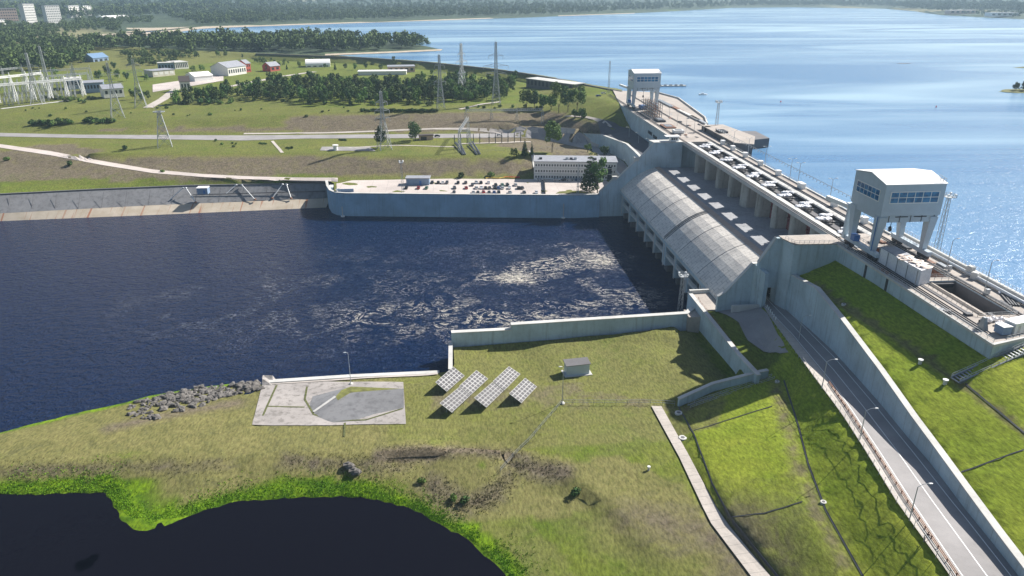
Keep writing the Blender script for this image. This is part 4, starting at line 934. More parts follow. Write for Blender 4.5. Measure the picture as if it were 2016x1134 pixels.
# floodlight masts
def mast(loc, h, label, w0=1.6, sp=3, head=True):
    s_ = thing('floodlight_mast', label, 'floodlight mast', loc)
    m2 = MB(); n = max(5, int(h / 1.9)); w1 = w0 * .55
    def pt(i, k): ww = (w0 + (w1 - w0) * k / n) / 2; return Vector(((1 if i in (0, 3) else -1) * ww, (1 if i < 2 else -1) * ww, h * k / n))
    for k in range(n):
        for i in range(4): m2.beam(pt(i, k), pt(i, k + 1), .13); m2.beam(pt(i, k), pt((i + 1) % 4, k + 1), .07)
    m2.build('lattice', 'galv', s_)
    if head:
        m2 = MB(); m2.box(-sp / 2, sp / 2, -sp / 2, sp / 2, h, h + .2); m2.build('platform', 'galv', s_)
        m2 = railing([(-sp / 2, -sp / 2, h), (sp / 2, -sp / 2, h), (sp / 2, sp / 2, h), (-sp / 2, sp / 2, h), (-sp / 2, -sp / 2, h)], 1.2, 1.2, r=.06); m2.build('railing', 'galv', s_)
        for i in range(4): m2 = MB(); a = pi / 4 + i * pi / 2; m2.blob((sp * .6 * cos(a), sp * .6 * sin(a), h + .9), (.5, .5, .45), i, 6, 4, 0); m2.build('floodlight', 'white_paint', s_)
    return s_
mast((160.4, 214, 37), 21, 'lattice floodlight mast standing in the lake behind the near crane')
mast((161.5, 428, D), 16, 'lattice floodlight mast in front of the open lake at the intake house')
mast(at(1198, 183, D), 25, 'tall thin lattice mast at the far end of the dam', 1.3, 1.2, False)
mast(at(793, 379, 12.9), 17, 'slim floodlight mast at the quay edge beside the long shed', 1.2, 2.2)
mast(at(1137, 384, 12.9), 18, 'slim mast at the quay near the office trees', .9, 1.4, False)
mast(Vector((87.2, 249, -1)), 20.5, 'lattice floodlight mast rising from the river at the powerhouse corner', 1.7, 3)

# ============================================================ walls
def wallpath(name, label, cat, path, tops, bots, th, mat, side=1, cap='conc_light', capw=.35, pad=.0, holder=None):
    r = A(name, label, cat, (path[0][0], path[0][1], bots[0])); m2 = MB(); c2_ = MB(); P = [Vector((q[0], q[1], 0)) for q in path]; off = []
    for i, q in enumerate(P):
        d = (P[min(i + 1, len(P) - 1)] - P[max(i - 1, 0)]).normalized(); off.append(Vector((d.y, -d.x, 0)) * th * side)
    n = len(P); vs = []
    for i in range(n):
        a, b = P[i], P[i] + off[i]; vs += [(a.x, a.y, bots[i]), (b.x, b.y, bots[i]), (b.x, b.y, tops[i]), (a.x, a.y, tops[i])]
    fs = []
    for i in range(n - 1):
        a, b = 4 * i, 4 * i + 4; fs += [(a + j, b + j, b + (j + 1) % 4, a + (j + 1) % 4) for j in range(4)]
    fs += [(0, 1, 2, 3), (4 * n - 1, 4 * n - 2, 4 * n - 3, 4 * n - 4)]; m2.add(vs, fs); m2.build('wall', mat, r)
    for i in range(n - 1):
        e = off[i] * (capw / th) * .0
    vs = []
    for i in range(n):
        o_ = off[i].normalized(); a, b = P[i] - o_ * .15, P[i] + off[i] + o_ * capw
        vs += [(a.x, a.y, tops[i] + .003), (b.x, b.y, tops[i] + .003), (b.x, b.y, tops[i] + .3), (a.x, a.y, tops[i] + .3)]
    c2_.add(vs, fs); c2_.build('coping', cap, r); return r
wallpath('retaining_wall', 'tall pale retaining wall along the shaded right side of the sunken road', 'retaining wall', [(114.3, 219.4)] + [(q.x, q.y) for q in rw[1:]], [rwt[0]] + rwt[1:], [15] * len(rw), 1.1, 'conc_wall', -1, capw=.35)
wallpath('retaining_wall', 'curved retaining wall beside the sunken road at the far end of the powerhouse', 'retaining wall', [(p_.x, p_.y) for p_ in cw], cwt, [14] * 6, 1.2, 'conc_wall', 1)
wallpath('retaining_wall', 'pale wall holding up the paved yard, its shadow falling on the lower lawn', 'retaining wall', [(88.3, 245), (88.2, 216), (88.0, 195), (88.9, 181.6)], [14.3, 14.3, 14.3, 14.2], [-2, 3, 3, 4], 1.0, 'conc_wall', -1)
wallpath('retaining_wall', 'sloping stair wall between the lower lawn and the bright mown bank', 'retaining wall', [(66, 181.2), (77, 184.3), (90.6, 183.4), (93.6, 184.0)], [7.4, 10.2, 14.1, 14.2], [2, 3, 4, 7], .8, 'conc_wall', -1)
wallpath('quay_wall', 'near quay wall bordering the foaming river, with dark joint and hollowed lawn below', 'quay wall', [(-.8, 227), (20, 227.6), (20.02, 227.6), (84, 231.4), (88.3, 236)], [9.9, 9.9, 11.8, 11.8, 11.8], [-2] * 5, 1.6, 'conc_wall', -1)
wallpath('quay_wall', 'low white wall end running down from the quay corner to the solar panels', 'quay wall', [(-.6, 227), (-.9, 210)], [6.2, 5.0], [-2, -2], .9, 'conc_light', 1)
wallpath('quay_wall', 'low concrete river edge in front of the old slipway', 'quay wall', [(q.x, q.y) for q in quay_low], [2.0, 2.0, 2.0], [-3] * 3, 1.5, 'conc_light', 1)
fq = [(-72.5, 437), (-70, 424), (-67, 414), (-63.5, 409), (-58, 407), (0, 399.6), (69.7, 391.4), (84.4, 392.0)]
wallpath('quay_wall', 'long blue-grey quay wall below the car park on the far bank', 'quay wall', fq, [13.3] * 8, [-3] * 8, 1.0, 'conc_quay', 1)
m_ = MB(); m_.box(89, 98, 229.3, 245, -2, 14.2); m_.box(84, 89, 229.5, 236, -2, 11.5); bk = m_.build('corner_block', 'conc_deck'); tag(bk, 'concrete corner block where the yard wall meets the powerhouse', 'retaining wall')
wallpath('parapet_wall', 'low sunlit parapet wall around the yard corner beside the powerhouse eave', 'wall', [(88.6, 245), (97.5, 245), (97.5, 229.6)], [15.3, 15.3, 15.3], [14.2] * 3, .6, 'conc_light', 1)
pr_ = MB()
for z, dy in ((10.6, -2.2), (9.7, -2.8)): pr_.tube((21, 227.6 + 2 - dy * .0 + .0, z), (82, 233.2, z), .22)
tag(pr_.build('quay_pipes', 'steel_light'), 'pair of pipes along the top of the near quay wall', 'pipe')
wallpath('parapet_wall', 'low parapet between the office building and the curved sunken road', 'wall', [(97.5, 470), (99.6, 440), (100.2, 400)], [19.5, 19, 18.6], [12] * 3, .6, 'conc_light', -1)
q_ = MB(); q_.prism([(-70, 437), (-66, 437), (-60, 409.5), (-63, 409.5)], 10, 13.3); 
s_ = thing('lookout', 'curved white lookout parapet at the prow of the far quay', 'parapet', (-60, 412.5, 12.9))
m2 = MB()
for i in range(8):
    a0 = pi * .75 + i * .18; m2.beam((5 * cos(a0) + 1, 3.5 * sin(a0) - 1.5, .8), (5 * cos(a0 + .18) + 1, 3.5 * sin(a0 + .18) - 1.5, .8), .5, 1.6)
m2.build('parapet', 'conc_light', s_); MB().box(-4, 6, -2.0, -1.6, 0, 1.8).build('screen', 'wall_blue', s_)
m_ = MB(); m_.box(-70.3, -67.6, 424, 430, 9.5, 12.4); tag(m_.build('white_tank', 'white_paint'), 'white box tank between the bank facing and the quay prow', 'tank')
for i, (x, y) in enumerate(((-60.5, 404.5), (64, 390.6))):
    s_ = thing('mooring_dolphin', ['white mooring post in the water at the prow of the quay', 'pale mooring post in the water below the office trees'][i], 'post', (x, y, 0)); MB().tube((0, 0, -2), (0, 0, 8.5 if i else 6), .3).build('post', 'conc_light', s_); MB().tube((0, 0, .1), (0, 0, .7), 1.1, n=10).build('collar', 'white_paint', s_)
# ladders / stairs
def stair(name, label, p0, p1, w_, parts=3):
    r = A(name, label, 'stairs', p0); p0 = Vector(p0); p1 = Vector(p1); d = p1 - p0; s2 = Vector((-d.y, d.x, 0)).normalized() * (w_ / 2)
    m2 = MB(); n = int(d.length / .9)
    for i in range(n): q = p0.lerp(p1, i / n); m2.beam(q - s2, q + s2, .45, .12)
    m2.build('tread', 'galv', r)
    for sg in (-1, 1): m2 = MB(); m2.beam(p0 + s2 * sg, p1 + s2 * sg, .3, .55); m2.build('stringer', 'steel_grey', r)
    for sg in (-1, 1): railing([p0 + s2 * sg, p1 + s2 * sg], 1.1, 2, r=.06).build('railing', 'steel_light', r)
    return r
a_ = hit(1880, 752); b_2 = hit(2014, 694); stair('metal_stairs', 'blue-grey metal stairs climbing the slope to the near deck corner', a_ + Vector((0, 0, .5)), a_.lerp(b_2, 1.25) + Vector((0, 0, .7)), 2.6)
stair('metal_stairs', 'metal stairs running down along the sloping stair wall', (94.5, 182.6, 12.4), (68.5, 179.6, 5.6), 1.6)
# near deck contents
s_ = A('screen_tent', 'long white sheeted enclosure with a crumpled tarpaulin top on the near deck', 'tent', (132, 190, D))
MB().prism([(131.9, 200.5), (136.4, 201.5), (137.2, 183), (132.6, 181)], D + .03, 46.2).build('sheet_wall', 'white_bag', s_)
m2 = MB()
for i in range(9): m2.blob((134.6 + random.uniform(-1, 1), 183.5 + i * 1.2, 46.2), (1.9, 1.3, .45), i, 8, 5, .5)
m2.build('tarpaulin', 'tarp', s_)
MB().box(132.2, 137, 193, 200.8, 46.2, 46.5).build('roof_sheet', 'roof_grey', s_)
m2 = MB()
for y in (181.2, 186, 191, 196, 200.5): m2.box(131.6, 131.8, y - .08, y + .08, D, 46.3)
m2.build('pole', 'steel_grey', s_)
bags = [(134.0, 155.8), (135.6, 156.2), (137.0, 154.2), (137.4, 156.8), (139.2, 156.4), (141.0, 155.4)]
for i, (x, y) in enumerate(bags):
    s_ = thing('bulk_bag', ['leftmost white bulk bag beside the empty pit', 'second white bulk bag from the left beside the pit', 'white bulk bag standing forward of the row', 'white bulk bag behind the forward one', 'white bulk bag second from the right', 'rightmost white bulk bag near the rail'][i], 'bulk bag', (x, y, D + .05), .2 * i, 'white bulk bags on the near deck')
    m2 = MB(); m2.blob((0, 0, .62), (.95, .95, .68), i + 40, 10, 6, .08); m2.build('bag', 'white_bag', s_)
    m2 = MB(); [m2.beam((a, b, 1.0), (a * .4, b * .4, 1.45), .1) for a, b in ((.6, .6), (-.6, .6), (.6, -.6), (-.6, -.6))]; m2.build('strap', 'tarp', s_)
s_ = thing('buffer_stop', 'dark wedge-shaped rail buffer stop at the end of the crane rail', 'buffer', (131.4, 152.5, D)); MB().taper((0, 0, 0), (0, .2, 3.2), 1.3, 2.4, .7, .8).build('body', 'steel_grey', s_); MB().box(-.5, .5, 1.0, 1.4, 1.4, 2.0).build('pad', 'tyre', s_)
def container(loc, rz, sx, sy, sz, label, mat='white_paint', win=True):
    s_ = thing('site_cabin', label, 'site cabin', loc, rz); MB().box(0, sx, 0, sy, .25, sz).build('wall', mat, s_); MB().box(-.12, sx + .12, -.12, sy + .12, sz, sz + .15).build('roof', 'roof_white', s_)
    if win:
        MB().box(-.06, 0, .6, 1.6, 1.0, 2.1).build('window', 'glass_dark', s_); MB().box(1, 1.9, -.06, 0, .3, 2.2).build('door', 'steel_light', s_); MB().box(3.4, 4.6, -.06, 0, 1.1, 2.0).build('window', 'glass_dark', s_)
    return s_
container((133.2, 148.2, D + .05), .1, 2.6, 2.6, 2.3, 'small grey site box beside the white cabin', 'wall_blue', False)
container((136.6, 148.6, D + .05), .28, 7.5, 2.9, 2.9, 'long white site cabin with windows at the near deck corner')
container((144.6, 154.5, D + .05), .1, 1.5, 1.5, 2.6, 'narrow white and blue booth near the right edge', 'white_paint', False)
railing([(133, 146.3, D), (150, 151, D)], 1.1, 2, 'steel_grey').build('railing', 'steel_grey', dk)
for i, (px_, py_, mt, lb) in enumerate(((1893, 523, 'steel_dark', 'heap of dark scrap pieces by the parapet pipe'), (1908, 541, 'conc_light', 'tall pale block pair beside the parapet'), (1918, 549, 'conc_light', 'lower pale block leaning by the parapet'), (1968, 576, 'white_bag', 'crumpled white sheet on the deck road'), (1990, 592, 'steel_dark', 'stack of dark beams at the right edge of the deck'), (1875, 520, 'steel_grey', 'small grey debris pile near the lake parapet'))):
    q_ = at(px_, py_, D); s_ = thing('site_material', lb, 'site material', q_, .3 * i)
    m2 = MB()
    if 'block' in lb: m2.box(-.9, .9, -.9, .9, 0, 2.6 if i == 1 else 2.0); m2.box(-.7, .7, -.7, .7, 2.0, 2.8 if i == 1 else 2.1)
    elif 'beams' in lb: [m2.box(-4, 4, k * .7 - 1, k * .7 - .6, .05, .45) for k in range(4)]
    else: [m2.blob((random.uniform(-1.6, 1.6), random.uniform(-.7, .7), .3), (.8, .5, .35), k, 7, 4, .4) for k in range(4)]
    m2.build('pile', mt, s_)
m_ = MB(); m_.tube((152.4, 152.5, D + .7), (152.4, 221, D + .7), .55, n=10); tag(m_.build('parapet_pipe', 'steel_light'), 'thick grey pipe laid along the lake parapet of the near deck', 'pipe')
# far deck contents
s_ = thing('scaffold_stack', 'rusty lattice stack of stoplog frames beside the far crane', 'lattice stack', (134.5, 472, D))
for k in range(5):
    m2 = MB()
    for j in range(6):
        x = k * 1.5; y0_ = j * 5
        for z in range(0, 10, 2): m2.beam((x, y0_, z + .2), (x, y0_ + 5, z + .2), .25); m2.beam((x, y0_, z), (x, y0_, z + 2), .25)
        m2.beam((x, y0_, 0), (x, y0_ + 5, 8), .12)
    m2.build('stoplog_frame', 'rust' if k % 2 else 'steel_grey', s_)
for i, (px_, py_, sx, sy, sz, mt, lb) in enumerate(((1298, 238, 2.5, 6, .9, 'steel_dark', 'dark open hatch frame on the far deck'), (1315, 250, 3.5, 6, .5, 'rust', 'rusty grating pile on the far deck'), (1335, 262, 3, 2.5, 1.6, 'white_paint', 'white machine box in front of the far abutment booth'), (1265, 214, 2, 4, 2, 'blue_paint', 'blue machinery box by the far crane foot'), (1310, 205, 1.5, 18, .7, 'steel_grey', 'long grey beams stored along the lake side'), (1330, 214, 1.5, 14, .6, 'rust', 'rusty beams stored near the lake parapet'), (1355, 228, 1.2, 22, .8, 'conc_light', 'long pale pipe on trestles at the lake side'), (1375, 238, 1.0, 16, .8, 'steel_light', 'short grey pipe run towards the intake house'), (1392, 258, 2.5, 3, 2.2, 'steel_dark', 'dark winch housing beside the intake house'))):
    q_ = at(px_, py_, D); s_ = thing('stored_equipment', lb, 'equipment', q_)
    m2 = MB(); m2.box(-sx, sx, -sy, sy, .3, sz + .3); m2.build('body', mt, s_); m2 = MB(); [m2.box(-sx * .9, sx * .9, y - .2, y + .2, 0, .3) for y in (-sy * .7, 0, sy * .7)]; m2.build('skid', 'steel_dark', s_)
    if sx >= 2.5: m2 = MB(); m2.box(-sx * .6, sx * .6, -sy * .6, sy * .6, sz + .3, sz + .5); m2.build('lid', 'steel_grey', s_)
s_ = thing('control_booth', 'small white control booth with windows on the far abutment', 'booth', (123.5, Y1 + 1.5, D + .2))
MB().box(0, 4.5, 0, 3.4, 0, 2.6).build('wall', 'white_paint', s_); MB().box(-3, 5.2, -.5, 4, 2.6, 2.9).build('roof', 'roof_white', s_); [MB().box(x, x + .9, -.06, 0, .9, 1.9).build('window', 'glass_dark', s_) for x in (.4, 1.6, 2.8)]
ih = A('intake_house', 'flat-roofed concrete intake house standing in the lake beside the dam', 'intake house', (160, 395, 37))
MB().prism([(153.2, 376), (161, 371), (170, 392), (166, 430), (153.2, 430)], 33, 43.8).build('wall', 'conc_dark', ih)
MB().prism([(152.7, 375.5), (161.3, 370.3), (170.6, 391.8), (166.6, 430.6), (152.7, 430.6)], 43.8, 44.2).build('roof', 'conc_deck', ih)
MB().prism([(166.3, 420), (170.4, 392.3), (181, 396), (182, 418)], 33, 42.2).build('annex', 'conc_dark', ih)
MB().box(154.5, 159, 402, 410, 44.2, 45.2).build('vent_housing', 'steel_dark', ih)
[MB().box(152.9, 153.2, y, y + 2.5, 38.6, 41.6).build('opening', 'black_void', ih) for y in (380, 388, 396)]
# side pier wing wall at far end
m_ = MB(); m_.prism([(127.5, 513), (128.6, 513), (129, 532), (126.9, 532)], [20] * 4, [33, 33, D - .3, D - .3]); tag(m_.build('wing_wall', 'conc_wall'), 'slanted wing wall between the grass mound and the far dam wall', 'wall')
# ============================================================ pylons and switchyards
def pylon(loc, h, label, rz=0, base=7.5, arms=((.62, 6), (.76, 8), (.90, 5)), waist=.55, wtop=1.3, th=.2, spike=True):
    s_ = thing('pylon', label, 'pylon', loc, rz)
    zs = [0]; k = 0
    while zs[-1] < h * .97:
        zz = zs[-1] / h; step = max(1.7, (base * (1 - zz) + 1.2) * .75); zs.append(min(h, zs[-1] + step))
    def wd(z): u = z / h; return base + (2.0 - base) * (u / waist) if u < waist else 2.0 + (wtop - 2.0) * (u - waist) / (1 - waist)
    def P(z, i): w_ = wd(z) / 2; return Vector(((1 if i in (0, 3) else -1) * w_, (1 if i < 2 else -1) * w_, z))
    m2 = MB()
    for a, b in zip(zs, zs[1:]):
        for i in range(4):
            m2.beam(P(a, i), P(b, i), th * 1.4); m2.beam(P(a, i), P(b, (i + 1) % 4), th * .8); m2.beam(P(a, (i + 1) % 4), P(b, i), th * .8); m2.beam(P(b, i), P(b, (i + 1) % 4), th * .8)
    if spike: m2.tube((0, 0, h), (0, 0, h * 1.06), .12, .04, 4)
    m2.build('tower', 'galv', s_)
    for (u, L_) in arms:
        for sg in (-1, 1):
            m2 = MB(); z = h * u; w_ = wd(z) / 2
            for y in (-w_, w_): m2.beam((sg * w_, y, z), (sg * (w_ + L_), 0, z + .2), th); m2.beam((sg * w_, y, z + 1.8), (sg * (w_ + L_), 0, z + .2), th * .8)
            for q in (.35, .7): m2.beam((sg * (w_ + L_ * q), -w_ * (1 - q), z), (sg * (w_ + L_ * q), w_ * (1 - q), z), th * .7)
            m2.tube((sg * (w_ + L_), 0, z), (sg * (w_ + L_), 0, z - 2.4), .14, n=5)
            m2.build('cross_arm', 'galv', s_)
    return s_
pylon(hit(232, 232), 41, 'lattice pylon with bulging foot on the green plateau, left of a taller twin', .5, 9, ((.62, 7), (.78, 6)))
pylon(hit(278, 212), 39, 'bright lattice pylon with splayed legs by the white house', .3, 9, ((.72, 5), (.86, 4)))
pylon(at(757, 294, 22), 37, 'slim bright pylon standing in front of a round tree on the terrace', .4, 8, ((.55, 4), (.68, 4), (.82, 3)))
pylon(hit(868, 214), 41, 'leftmost pylon of three in front of the young trees', .2, 6, ((.5, 3.5), (.66, 4), (.8, 3)))
pylon(hit(910, 190), 44, 'middle pylon of three in front of the young trees, reaching into the lake view', .9, 7, ((.45, 4), (.66, 7), (.8, 4)))
pylon(hit(977, 205), 48, 'rightmost and tallest pylon of three, with wide upper arms', .1, 6.5, ((.5, 7), (.62, 9), (.78, 5)))
pylon(hit(155, 190), 27, 'short splayed pylon at the right end of the switchyard', .4, 7, ((.7, 5),))
pylon(hit(75, 205), 42, 'tall pylon rising behind the switchyard', .2, 9, ((.55, 7), (.72, 6)))
pylon(hit(93, 160), 34, 'thin mast pylon among the switchyard beams', .2, 3, ((.8, 3),))
# stubby tower with ring platform
s_ = pylon(at(325, 289, 22), 23.5, 'squat bright tower with a round ring platform on top', .35, 9, (), .95, 2.6, .26, False)
m2 = MB()
for i in range(14):
    a = 2 * pi * i / 14; b = 2 * pi * (i + 1) / 14
    for r_ in (2.2, 3.6): m2.beam((r_ * cos(a), r_ * sin(a), 23.2), (r_ * cos(b), r_ * sin(b), 23.2), .3)
    m2.beam((2.2 * cos(a), 2.2 * sin(a), 23.2), (3.6 * cos(a), 3.6 * sin(a), 23.2), .15)
m2.build('ring_platform', 'galv', s_)
m2 = MB(); m2.beam((1, 0, 23), (1.4, 0, 28), .25); m2.beam((-1, 0, 23), (-2.6, 0, 27), .2); m2.beam((.2, 0, 27), (2.8, 0, 27), .2); m2.build('horn', 'galv', s_)
def gantry(p, q, h, label, nposts=3, bw=1.2, th=.16, mat='galv', group='switchyard gantries'):
    p = Vector(p); q = Vector(q); s_ = A('switchyard_gantry', label, 'gantry', p, group); d = (q - p); d.z = 0; L_ = d.length; d.normalize(); n_ = Vector((-d.y, d.x, 0)) * bw / 2
    za = p.z + h
    for k in range(nposts):
        c0 = p + d * (L_ * k / (nposts - 1)); m2 = MB()
        for sx in (-1, 1):
            for sy in (-1, 1): m2.beam(Vector((c0.x, c0.y, p.z - .5)) + n_ * sy * 1.6 + d * sx * 1.3, Vector((c0.x, c0.y, za)) + n_ * sy + d * sx * .4, th * 1.3)
        for i in range(7):
            z = p.z + h * i / 7; m2.beam(Vector((c0.x, c0.y, z)) - n_ * 1.4 - d, Vector((c0.x, c0.y, z + h / 7)) + n_ * 1.4 + d, th * .8); m2.beam(Vector((c0.x, c0.y, z)) + n_ * 1.4 - d, Vector((c0.x, c0.y, z + h / 7)) - n_ * 1.4 + d, th * .8)
        m2.beam(Vector((c0.x, c0.y, za)), Vector((c0.x, c0.y, za + 4)), th * 1.3); m2.build('post', mat, s_)
    m2 = MB(); N = int(L_ / 3)
    for zz in (0, 1.3):
        for sg in (-1, 1): m2.beam(Vector((p.x, p.y, za + zz)) + n_ * sg, Vector((p.x, p.y, za + zz)) + d * L_ + n_ * sg, th * 1.5)
    for i in range(N):
        a = Vector((p.x, p.y, za)) + d * (L_ * i / N); b = Vector((p.x, p.y, za + 1.3)) + d * (L_ * (i + .5) / N); c0 = Vector((p.x, p.y, za)) + d * (L_ * (i + 1) / N)
        for sg in (-1, 1): m2.beam(a + n_ * sg, b + n_ * sg, th * .9); m2.beam(b + n_ * sg, c0 + n_ * sg, th * .9)
    m2.build('lattice_beam', mat, s_); return s_
gantry(at(-40, 205, 33), at(165, 186, 33), 13, 'nearest long white gantry beam of the left switchyard', 7, 1.6, .42, 'white_paint')
gantry(at(-40, 192, 33), at(88, 176, 33), 14, 'second white gantry beam of the left switchyard', 5, 1.5, .36, 'white_paint')
gantry(at(-30, 172, 33), at(50, 163, 33), 14, 'short gantry at the back left corner of the switchyard', 3, 1.2, .2)
gantry(at(68, 170, 33), at(182, 162, 33), 13, 'back gantry of the switchyard in front of the dark trees', 4, 1.2, .2)
gantry(at(100, 178, 33), at(178, 171, 33), 12, 'right middle gantry of the switchyard near the blue hall', 3, 1.2, .2)
ep = None
k = 0
for j in range(7):
    for i in range(18):
        px_ = 1 + i * 8.6 + random.uniform(-2, 2); py_ = 210 - j * 6.2 - i * 1.0 + random.uniform(-1.5, 1.5)
        if px_ < 0: continue
        q = hit(px_, py_)
        if ep is None:
            ep = thing('insulator_post', 'thin grey insulator post standing among rows under the switchyard gantries', 'insulator', q, 0, 'insulator posts in the switchyard')
            m2 = MB(); m2.beam((0, 0, -.3), (0, 0, 3), .35); m2.beam((.9, 0, -.3), (.9, 0, 3), .35); m2.beam((-.3, 0, 3), (1.3, 0, 3), .3); m2.build('support', 'steel_grey', ep)
            m2 = MB(); m2.tube((0, 0, 3), (0, 0, 6), .28, .2, 6); m2.tube((.9, 0, 3), (.9, 0, 6.5), .28, .2, 6); m2.build('insulator', 'steel_light', ep)
        else: dup(ep, q, random.choice((0, .3, 1.2)))
# lower switching station on the terrace
gantry(at(917, 232, 30) + Vector((0, 0, -8)), at(1068, 231, 30) + Vector((0, 0, -8)), 13, 'long thin gantry across the terrace substation', 4, 1.2, .16, group='terrace gantries')
gantry(at(905, 292, 22), at(925, 291, 22), 11, 'left portal tower pair of the terrace substation', 2, 1.2, .12, group='terrace gantries')
gantry(at(905, 300, 22), at(922, 270, 22), 13, 'tall narrow portal tower at the head of the pipe chutes', 2, 1.2, .12, group='terrace gantries')
for i in range(11):
    q = at(895 + i * 12.4 + (6 if i > 4 else 0), 284 - i * .6, 22); s_ = thing('terminal_pole', 'dark terminal pole in the terrace substation row, number %d from the left' % (i + 1), 'pole', q, 0, 'row of poles in the terrace substation')
    MB().tube((0, 0, -.3), (0, 0, 6.5), .3, .25, 6).build('pole', 'steel_dark', s_); MB().box(-.8, .8, -.2, .2, 3.6, 3.9).build('cross_bar', 'steel_grey', s_)
for i, (a, b) in enumerate((((897, 283), (912, 304)), ((903, 280), (916, 304)), ((925, 284), (939, 304)), ((930, 282), (945, 303)))):
    p0 = at(*a, 22.8); p1 = at(*b, 22.5); s_ = A('cable_chute', 'dark inclined cable chute, %s of four beside the terrace substation' % ['leftmost', 'second', 'third', 'rightmost'][i], 'cable chute', p0, 'cable chutes on the terrace')
    MB().beam(p0 + Vector((0, 0, 1.0)), p1, 1.1, .5).build('trough', 'steel_grey', s_); MB().beam(p0 + Vector((0, 0, 1.3)), p1 + Vector((0, 0, .35)), .6, .2).build('cable', 'steel_dark', s_)
# fence lines
def fence(name, label, pts_, h=1.6, sp=3, mat='steel_grey', r=.05, bars=2):
    P = []
    for a, b in zip(pts_, pts_[1:]):
        n = max(1, int((Vector(b) - Vector(a)).length / sp))
        for i in range(n): q = Vector(a).lerp(Vector(b), i / n); P.append(Vector((q.x, q.y, gz(q.x, q.y, q.z) + .1)))
    q = Vector(pts_[-1]); P.append(Vector((q.x, q.y, gz(q.x, q.y, q.z) + .1)))
    s_ = A(name, label, 'fence' if name == 'fence' else 'railing', P[0]); m2 = MB()
    for q in P: m2.beam(q, q + Vector((0, 0, h)), r * 2)
    m2.sep('post', mat, s_)
    m2 = MB()
    for a, b in zip(P, P[1:]):
        for k in range(bars): m2.beam(a + Vector((0, 0, h * (k + 1) / bars)), b + Vector((0, 0, h * (k + 1) / bars)), r * 1.5)
    m2.build('rail', mat, s_); return s_
fence('fence', 'thin wire fence crossing the lawn from the lamp mast to the stair wall', L(1105, 797, 5, 1190, 797, 5, 1280, 797, 5, 1328, 799, 5), 1.6, 3)
fence('fence', 'wire fence running down the hollow from the lamp mast', L(1105, 797, 5, 1075, 830, 5, 1040, 870, 5, 1010, 905, 3.5, 985, 935, 2.5), 1.5, 3)
fence('guard_rail', 'brown guard rail between pavement and sunken road', [p_ + Vector((-1.2, 0, .2)) for p_ in RL[3:]], .9, 2.6, 'rust', .09, 2)
fence('fence', 'thin fence on the outer edge of the road pavement', [p_ + Vector((-.2, 0, .1)) for p_ in FN], 1.9, 3.2, 'galv', .04, 2)
fence('fence', 'wire fence along the terrace below the substation', L(895, 301, 22, 960, 300, 22, 1040, 297, 21.8, 1090, 291, 21.3), 1.8, 5)
fence('fence', 'wire fence on the lawn behind the office building', L(1085, 296, 21.5, 1140, 290, 20.8, 1120, 278, 20.5), 1.8, 4)
fence('fence', 'white railing along the top of the yard retaining wall', V((89.9, 238, 14.4), (89.8, 216, 14.4), (89.7, 196, 14.4), (90.8, 186, 14.4)), 1.1, 2.2, 'rust', .035)
for i in range(9):
    q = Lz(15, 1499, 604, 1524, 646)[0].lerp(at(1524, 648, 15), i / 8); q.z = gz(q.x, q.y, 15) + .1
    s_ = thing('bollard', 'small white bollard at the yard edge, number %d from the powerhouse' % (i + 1), 'bollard', q, 0, 'white bollards beside the yard'); MB().tube((0, 0, 0), (0, 0, 1.1), .16).build('post', 'white_paint', s_); MB().tube((0, 0, 1.1), (0, 0, 1.2), .22).build('cap', 'white_paint', s_)
# slim masts on the lawn
for i, (px_, py_, hh, lb) in enumerate(((1107, 795, 12, 'thin lamp mast at the bend of the lawn fence'), (691, 757, 11, 'thin white-topped mast on the slipway edge'))):
    q = hit(px_, py_); lamp(q, pi, lb, None, hh, .6)
    m2 = MB(); m2.blob((q.x, q.y, q.z + .3), (.7, .7, .4), 2); tag(m2.build('footing_stone', 'conc_light'), ['white footing block of the lawn fence mast', 'pale footing block of the slipway mast'][i], 'footing')
# manholes / markers
for i, (px_, py_) in enumerate(((1336, 814), (1344, 863), (1621, 990), (1530, 752), (1661, 600))):
    q = hit(px_, py_); s_ = thing('manhole', ['round white manhole ring at the corner by the stair wall', 'round white manhole ring on the strip beside the path', 'small pale manhole near the right drain channel', 'small pale marker at the top of the bank', 'pale round cover on the shaded slope behind the big wall'][i], 'manhole', q)
    k = 1.0 if i < 2 else .6
    MB().tube((0, 0, -.2), (0, 0, .35), 1.1 * k, n=14).build('ring', 'conc_light', s_); MB().tube((0, 0, .35), (0, 0, .4), .55 * k, n=12).build('lid', 'conc_dark', s_)
for i, (px_, py_) in enumerate(((1811, 716), (1860, 756), (1277, 926))):
    q = hit(px_, py_); s_ = thing('vent_pipe', ['white capped vent on the right slope, farther one', 'white capped vent on the right slope, nearer one', 'small white capped pipe alone on the lawn'][i], 'vent', q)
    MB().tube((0, 0, -.3), (0, 0, 1.0), .45 if i < 2 else .3, n=10).build('pipe', 'conc_light', s_); MB().tube((0, 0, 1.0), (0, 0, 1.25), .65 if i < 2 else .42, n=10).build('cap', 'white_paint', s_)
